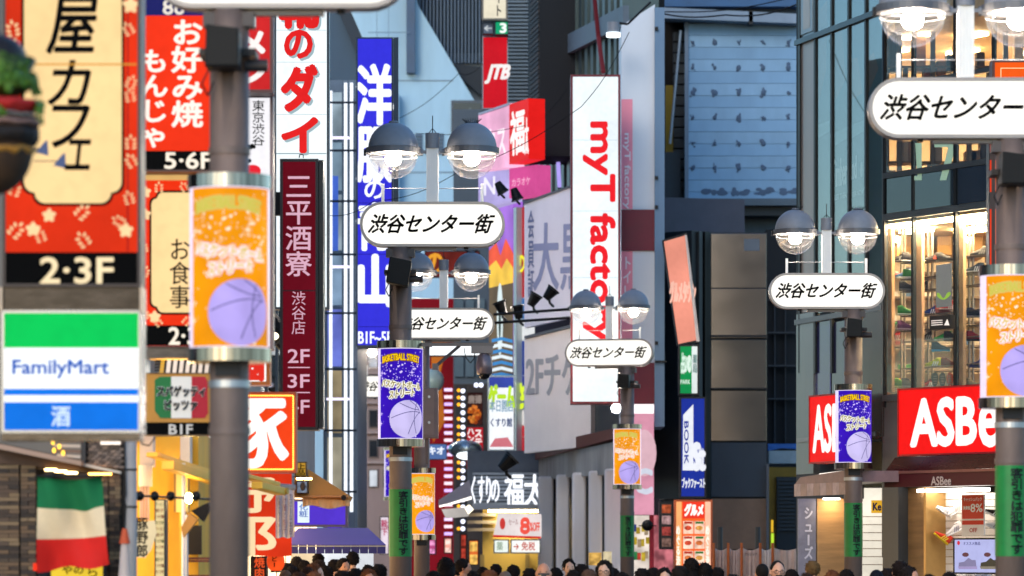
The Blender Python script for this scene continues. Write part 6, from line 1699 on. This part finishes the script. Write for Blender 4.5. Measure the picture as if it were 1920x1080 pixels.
def person_base(pose):
    V = [(0, 0, .96, .135, .10), (0, 0, 1.12, .125, .095), (0, .005, 1.30, .15, .10), (0, .01, 1.42, .10, .075), (0, .008, 1.49, .055), (0, 0, 1.56, .052)]
    Ed = [(0, 1), (1, 2), (2, 3), (3, 4), (4, 5)]
    sleeves = []
    for s in (-1, 1):
        i = len(V)
        if pose == 'phone':
            el = (s*.24, -.12, 1.20); wr = (s*.085, -.27, 1.45); dv = (-s*.25, -.25, 1); upv = (0, 1, .2)
        else:
            el = (s*.245, .02, 1.13); wr = (s*.255, -.06, .88); dv = (0, -.1, -1); upv = (-s, 0, 0)
        V += [(s*.10, .01, 1.40, .07), (s*.175, .01, 1.39, .058), (*el, .040), (*wr, .026)]
        Ed += [(3, i), (i, i+1), (i+1, i+2), (i+2, i+3)]
        palm, ch = hand(wr, s, .5, dv, upv)
        p = len(V); V.append((*palm, .034, .016)); Ed.append((i+3, p))
        for c in ch:
            q = len(V); V.append((*c[0], .011)); Ed.append((p, q))
            for k in range(1, 4): V.append((*c[k], .0095-.0008*k)); Ed.append((q+k-1, q+k))
        sleeves.append(((s*.10, .01, 1.40), (s*.175, .01, 1.39), el, wr))
        j = len(V)
        V += [(s*.09, 0, .90, .085), (s*.10, -.015, .50, .056), (s*.105, .02, .09, .036), (s*.115, -.06, .045, .035), (s*.12, -.14, .035, .03)]
        Ed += [(0, j), (j, j+1), (j+1, j+2), (j+2, j+3), (j+3, j+4)]
    body = skin_mesh(V, Ed, .0085, [head_geo()], 4)
    JV = [(0, 0, .90, .165, .13), (0, 0, 1.12, .155, .125), (0, .005, 1.30, .178, .13), (0, .01, 1.41, .13, .10), (0, .012, 1.47, .075, .07)]
    JE = [(0, 1), (1, 2), (2, 3), (3, 4)]
    for a, b, c, d in sleeves:
        i = len(JV); JV += [(*a, .085), (*b, .078), (*c, .058), (*d, .042)]; JE += [(3, i), (i, i+1), (i+1, i+2), (i+2, i+3)]
    jacket = skin_mesh(JV, JE, .018, None, 2)
    TV = [(0, 0, .98, .15, .115)]; TE = []
    for s in (-1, 1):
        i = len(TV); TV += [(s*.09, 0, .90, .10), (s*.10, -.01, .50, .075), (s*.105, .02, .10, .06)]; TE += [(0, i), (i, i+1), (i+1, i+2)]
    trousers = skin_mesh(TV, TE, .02, None, 2)
    m = MB()
    for s in (-1, 1): m.ell((s*.118, -.055, .04), (.05, .14, .045), 14, 8)
    shoes = m.mesh('shoes', None, True)
    return body, jacket, trousers, shoes
def hair_mesh(kind, seed):
    rn = random.Random(seed); m = MB(); ph = rn.uniform(0, 50)
    def fn(d):
        n = noise.noise(Vector((d.x*3+ph, d.y*3, d.z*3)))*.06+noise.noise(Vector((d.x*9+ph, d.y*9, d.z*9)))*.045
        return 1+n
    if kind == 'crew': m.ell((0, .018, 1.632), (.083, .096, .098), 30, 18, lambda d: 1+noise.noise(d*12)*.015)
    elif kind == 'bald': m.ell((0, .03, 1.585), (.083, .078, .05), 26, 10, lambda d: 1+noise.noise(d*12)*.03)
    else: m.ell((0, .022, 1.632), (.093, .104, .108), 30, 20, fn)
    if kind == 'long':
        m.ell((0, .055, 1.50), (.098, .062, .19), 26, 18, fn)
        for s in (-1, 1): m.ell((s*.083, -.01, 1.52), (.022, .05, .14), 14, 12, fn)
    if kind == 'bob':
        m.ell((0, .035, 1.57), (.103, .085, .12), 26, 16, fn)
        for s in (-1, 1): m.ell((s*.088, -.02, 1.58), (.02, .05, .085), 12, 10, fn)
    if kind not in ('crew', 'bald'):
        for k in range(230):
            a = rn.uniform(0, 2*math.pi); z = rn.uniform(-.5, 1); r = math.sqrt(max(0, 1-z*z))
            d = Vector((r*math.cos(a), r*math.sin(a), z))
            if d.y < -.3 and d.z < .45: continue
            c = Vector((.089*d.x, .022+.10*d.y, 1.632+.104*d.z))
            tdir = (Vector((0, 0, -1))+d*.9+Vector((rn.uniform(-.5, .5), rn.uniform(-.5, .5), rn.uniform(-.1, .5)))).normalized()
            m.cyl(tuple(c), tuple(c+tdir*rn.uniform(.018, .036)), .009, .001, 4, False)
    return m.mesh('hair', None, True)
BASE = {p: person_base(p) for p in ('stand', 'phone')}
HAIR = {(k, s): hair_mesh(k, s) for k in ('short', 'long', 'bob') for s in range(3)}
HAIR.update({('crew', 0): hair_mesh('crew', 0), ('bald', 0): hair_mesh('bald', 0)})
m = MB(); 
for s in (-1, 1): m.ell((s*.031, -.083, 1.603), (.012, .009, .006), 10, 6)
EYES = m.mesh('eyes', None, True)
m = MB(); m.ell((0, -.093, 1.549), (.022, .008, .006), 12, 6); MOUTH = m.mesh('mouth', None, True)
m = MB()
for s in (-1, 1): m.prism([(s*.031+.013*math.cos(a), 1.622+.004*math.sin(a)+.002*math.cos(a)*-s) for a in [k*.6 for k in range(10)]], -.094, -.084)
BROWS = m.mesh('eyebrows', None)
m = MB()
for s in (-1, 1):
    for k in range(14):
        a0, a1 = 2*math.pi*k/14, 2*math.pi*(k+1)/14
        m.cyl((s*.034+.026*math.cos(a0), -.104, 1.601+.018*math.sin(a0)), (s*.034+.026*math.cos(a1), -.104, 1.601+.018*math.sin(a1)), .0028, n=5, cap=False)
    m.cyl((s*.06, -.104, 1.605), (s*.084, .01, 1.605), .0025, n=5)
m.cyl((-.008, -.104, 1.605), (.008, -.104, 1.605), .0025, n=5); GLASSES = m.mesh('glasses', None)
m = MB(); m.ell((0, -.078, 1.535), (.046, .026, .042), 20, 12, lambda d: 1+noise.noise(d*9)*.1); BEARD = m.mesh('beard', None, True)
SKINM = [M('#d39c7e', .55, 0, .06, 20), M('#c48a6a', .55, 0, .06, 20), M('#dfae90', .55, 0, .06, 20)]
def person(px, ytop, D, face, hair, hc, coat, label, hs=0, pose='stand', sk=0, glasses=False, beard=False, dx=0):
    H = EYE+(HZ-ytop)/F*D; f = Fr(px, D, z0=0); f.rz = R(face)
    s = H/1.735; t = thing('person', label, 'person', f, None); t.scale = (s if .9 < s < 1.15 else 1, s if .9 < s < 1.15 else 1, s)
    body, jk, tr, sh = BASE[pose]
    for nm, me, mt in (('body', body, SKINM[sk]), ('jacket', jk, M(coat, .8, 0, .15, 9)), ('trousers', tr, M('#23252c', .8)), ('shoes', sh, BLACK),
                       ('hair', HAIR[(hair, hs)], M(hc, .75, 0, .3, 25, 1, 0, .12)), ('eyes', EYES, M('#14100e', .2)), ('mouth', MOUTH, M('#8a4a44', .5)), ('eyebrows', BROWS, M('#17120f', .7))):
        if not me.materials: me.materials.append(mt)
        child(nm, me, t, mat=mt)
    if glasses:
        if not GLASSES.materials: GLASSES.materials.append(BLACK)
        child('glasses', GLASSES, t, mat=BLACK)
    if beard:
        if not BEARD.materials: BEARD.materials.append(BLACK)
        child('beard', BEARD, t, mat=M('#241c18', .8))
    return t, f, s
K, BRN, DB = '#1c1614', '#6a4028', '#33241c'
CR = [ # px, top, D, facing (0 = towards camera, 180 = away), hair, colour, coat, label
 (540, 1056, 52, 180, 'short', K, '#15151a', 'dark haired person in black at the left end of the crowd under the tan awning'),
 (557, 1044, 62, 170, 'short', K, '#1a1c22', 'dark haired person seen from behind below the purple awning, far left'),
 (572, 1051, 60, 150, 'short', K, '#22242c', 'short dark haired man turned aside beside the far left pair'),
 (597, 1038, 64, 180, 'short', K, '#17181f', 'tall dark haired man seen from behind under the purple awning'),
 (598, 1050, 52, 185, 'bob', DB, '#1a2234', 'brown black bob haired woman in navy before the tall man'),
 (591, 1057, 45, 75, 'bob', BRN, '#3a3030', 'brown haired woman looking right in the left part of the crowd'),
 (628, 1049, 60, 150, 'short', K, '#3a4a66', 'man in blue grey turning away left of the white collared man'),
 (645, 1047, 55, 30, 'short', K, '#c8c8cc', 'man with pale collar facing the street beside the tall dark suited man'),
 (661, 1035, 60, 190, 'short', K, '#10142a', 'tallest man in dark navy suit seen from behind, left crowd'),
 (535, 1068, 44, 180, 'crew', '#6a5040', '#5a4a40', 'tan cropped head at the lower left of the crowd'),
 (560, 1073, 40, 180, 'short', DB, '#202020', 'lowest dark brown head under the purple awning on the left'),
 (590, 1073, 40, 160, 'short', '#7a5038', '#4a3430', 'light brown head at the bottom left of the crowd'),
 (667, 1066, 44, 180, 'short', K, '#141418', 'dark head in front of the navy suited man'),
 (692, 1068, 42, 10, 'bob', BRN, '#50342c', 'brown haired woman facing the camera low before the farthest post'),
 (690, 1060, 52, 180, 'short', K, '#14141a', 'dark haired man behind the brown haired woman'),
 (711, 1058, 46, 180, 'short', K, '#0f0f14', 'big dark head just left of the green notice post'),
 (813, 1071, 44, 180, 'short', K, '#16161a', 'low dark head right of the orange banner post'),
 (836, 1046, 46, 175, 'bob', K, '#123a30', 'person with full dark hair and green top right of the orange banner'),
 (855, 1056, 58, 180, 'short', K, '#1a1a22', 'dark haired person behind the green topped one'),
 (870, 1048, 56, 90, 'short', K, '#15151c', 'dark haired man facing right before the orange shop glow'),
 (887, 1072, 44, 180, 'short', K, '#202026', 'low dark head below the orange shop glow'),
 (918, 1069, 42, 180, 'bob', BRN, '#302420', 'brown haired head below the white sale banner'),
 (947, 1070, 44, 180, 'crew', '#7a6658', '#3c3834', 'pale cropped head under the drugstore counter'),
 (964, 1060, 52, 150, 'short', K, '#1a1a20', 'dark haired man turned aside before the yellow drugstore wall'),
 (993, 1066, 50, 175, 'short', K, '#1a1a20', 'dark head left of the bald man with the phone'),
 (1042, 1065, 48, 180, 'short', K, '#141418', 'dark head right of the bald man with the phone'),
 (1067, 1048, 56, 8, 'short', K, '#3a3c42', 'young man with black fringe facing the camera before the colonnade'),
 (1090, 1058, 48, 190, 'short', K, '#18181c', 'dark haired person from behind right of the fringed young man'),
 (1105, 1068, 42, 180, 'short', '#5a4438', '#40362e', 'grey brown head below the colonnade'),
 (1166, 1074, 42, 180, 'short', K, '#141418', 'low dark head right before the fourth lamp post'),
 (1204, 1066, 44, 180, 'short', K, '#1c1c22', 'dark spiky head right of the fourth lamp post, first of four'),
 (1225, 1065, 45, 180, 'short', K, '#1a1a20', 'dark spiky head, second right of the fourth lamp post'),
 (1246, 1065, 44, 5, 'short', K, '#26262c', 'man with dark fringe facing the camera under the small photo board'),
 (1275, 1061, 40, 180, 'short', K, '#121216', 'large dark head below the orange menu sign'),
 (1295, 1047, 50, 200, 'long', K, '#1a1a1e', 'woman with long black hair before the orange menu sign'),
 (1320, 1056, 50, 210, 'long', K, '#1c1a1c', 'woman with black hair at the right of the orange menu sign'),
 (1374, 1077, 40, 180, 'short', K, '#141418', 'barely visible dark head before the cloth barrier'),
 (1429, 1056, 46, 180, 'crew', '#1c1814', '#2a2c30', 'man with cropped dark hair from behind before the cloth barrier'),
 (1512, 1076, 40, 180, 'short', DB, '#222226', 'low dark head left of the blond one'),
 (1522, 1052, 50, 200, 'short', '#6a5030', '#d86a2c', 'person with blond brown hair and orange collar before the grey poster'),
 (1587, 1068, 46, 180, 'short', K, '#141418', 'dark head at the foot of the purple banner post'),
 (1643, 1067, 42, 180, 'crew', '#10141c', '#20242c', 'dark capped head before the lit left shoe window'),
 (1687, 1052, 44, 180, 'short', '#1c1412', '#1a181a', 'dark brown haired person from behind before the wood panel'),
 (1706, 1062, 42, 60, 'long', K, '#241c1c', 'woman with long black hair before the wood panel'),
 (1742, 1078, 40, 180, 'short', K, '#18181c', 'barely visible head below the screen'),
 (548, 1062, 47, 180, 'short', K, '#1c1c22', 'dark haired person between the tan head and the far left pair'),
 (577, 1064, 44, 170, 'bob', DB, '#2a2024', 'dark bobbed head in front of the tall man under the purple awning'),
 (612, 1062, 50, 180, 'short', K, '#1a1e2a', 'dark head left of the man in blue grey'),
 (642, 1070, 41, 185, 'short', K, '#202024', 'dark head low in front of the white collared man'),
 (1150, 1066, 50, 180, 'short', K, '#1c1c20', 'dark head between the long haired person and the fourth lamp post'),
 (1075, 1070, 42, 180, 'bob', K, '#24202a', 'dark bobbed head low before the fringed young man'),
 (1345, 1064, 52, 180, 'short', K, '#1a1a20', 'dark head at the left end of the cloth barrier'),
 (1484, 1068, 48, 180, 'short', K, '#1a1c24', 'dark head right of the bearded man with glasses'),
 (1560, 1070, 44, 175, 'bob', BRN, '#3a2a28', 'brown bobbed head before the wood panel left of the post'),
 (1664, 1066, 47, 180, 'short', K, '#15161c', 'dark head between the capped head and the wood panel'),
 (1780, 1073, 43, 180, 'short', K, '#1a1a20', 'dark head under the left corner of the screen'),
 (905, 1064, 54, 180, 'short', K, '#1c1c22', 'dark head before the left edge of the yellow drugstore wall'),
 (930, 1058, 60, 180, 'short', K, '#22242c', 'small dark head before the drugstore counter')]
for i, (px, yt, D, fc, hr, hc, ct, lb) in enumerate(CR):
    person(px, yt, D, fc, hr, hc, ct, lb, hs=i % 3 if hr in ('short', 'long', 'bob') else 0, sk=i % 3)
person(1458, 1050, 43, 8, 'crew', '#1a1512', '#3a3430', 'bearded man with dark framed glasses facing the camera before the barrier', sk=0, glasses=True, beard=True)
person(1133, 1051, 44, -8, 'bob', K, '#2c2a30', 'long haired person with glasses left of the fourth lamp post', hs=1, sk=2, glasses=True)
_, f, s = person(1019, 1053, 42, 0, 'bald', '#2a2018', '#4a4648', 'bald man raising a phone to his face before the colonnade', pose='phone', sk=1)
f2 = Fr.plain(f.loc.x, f.loc.y-.31, 1.575*s); t = thing('mobile_phone', 'dark phone held up in both hands by the bald man', 'phone', f2)
MB().box(-.062, .062, -.004, .004, -.032, .032).build('case', M('#16181e', .3), t, bevel=.004); MB().cyl((-.035, -.007, .01), (-.035, -.004, .01), .008).build('lens', CHROME, t)
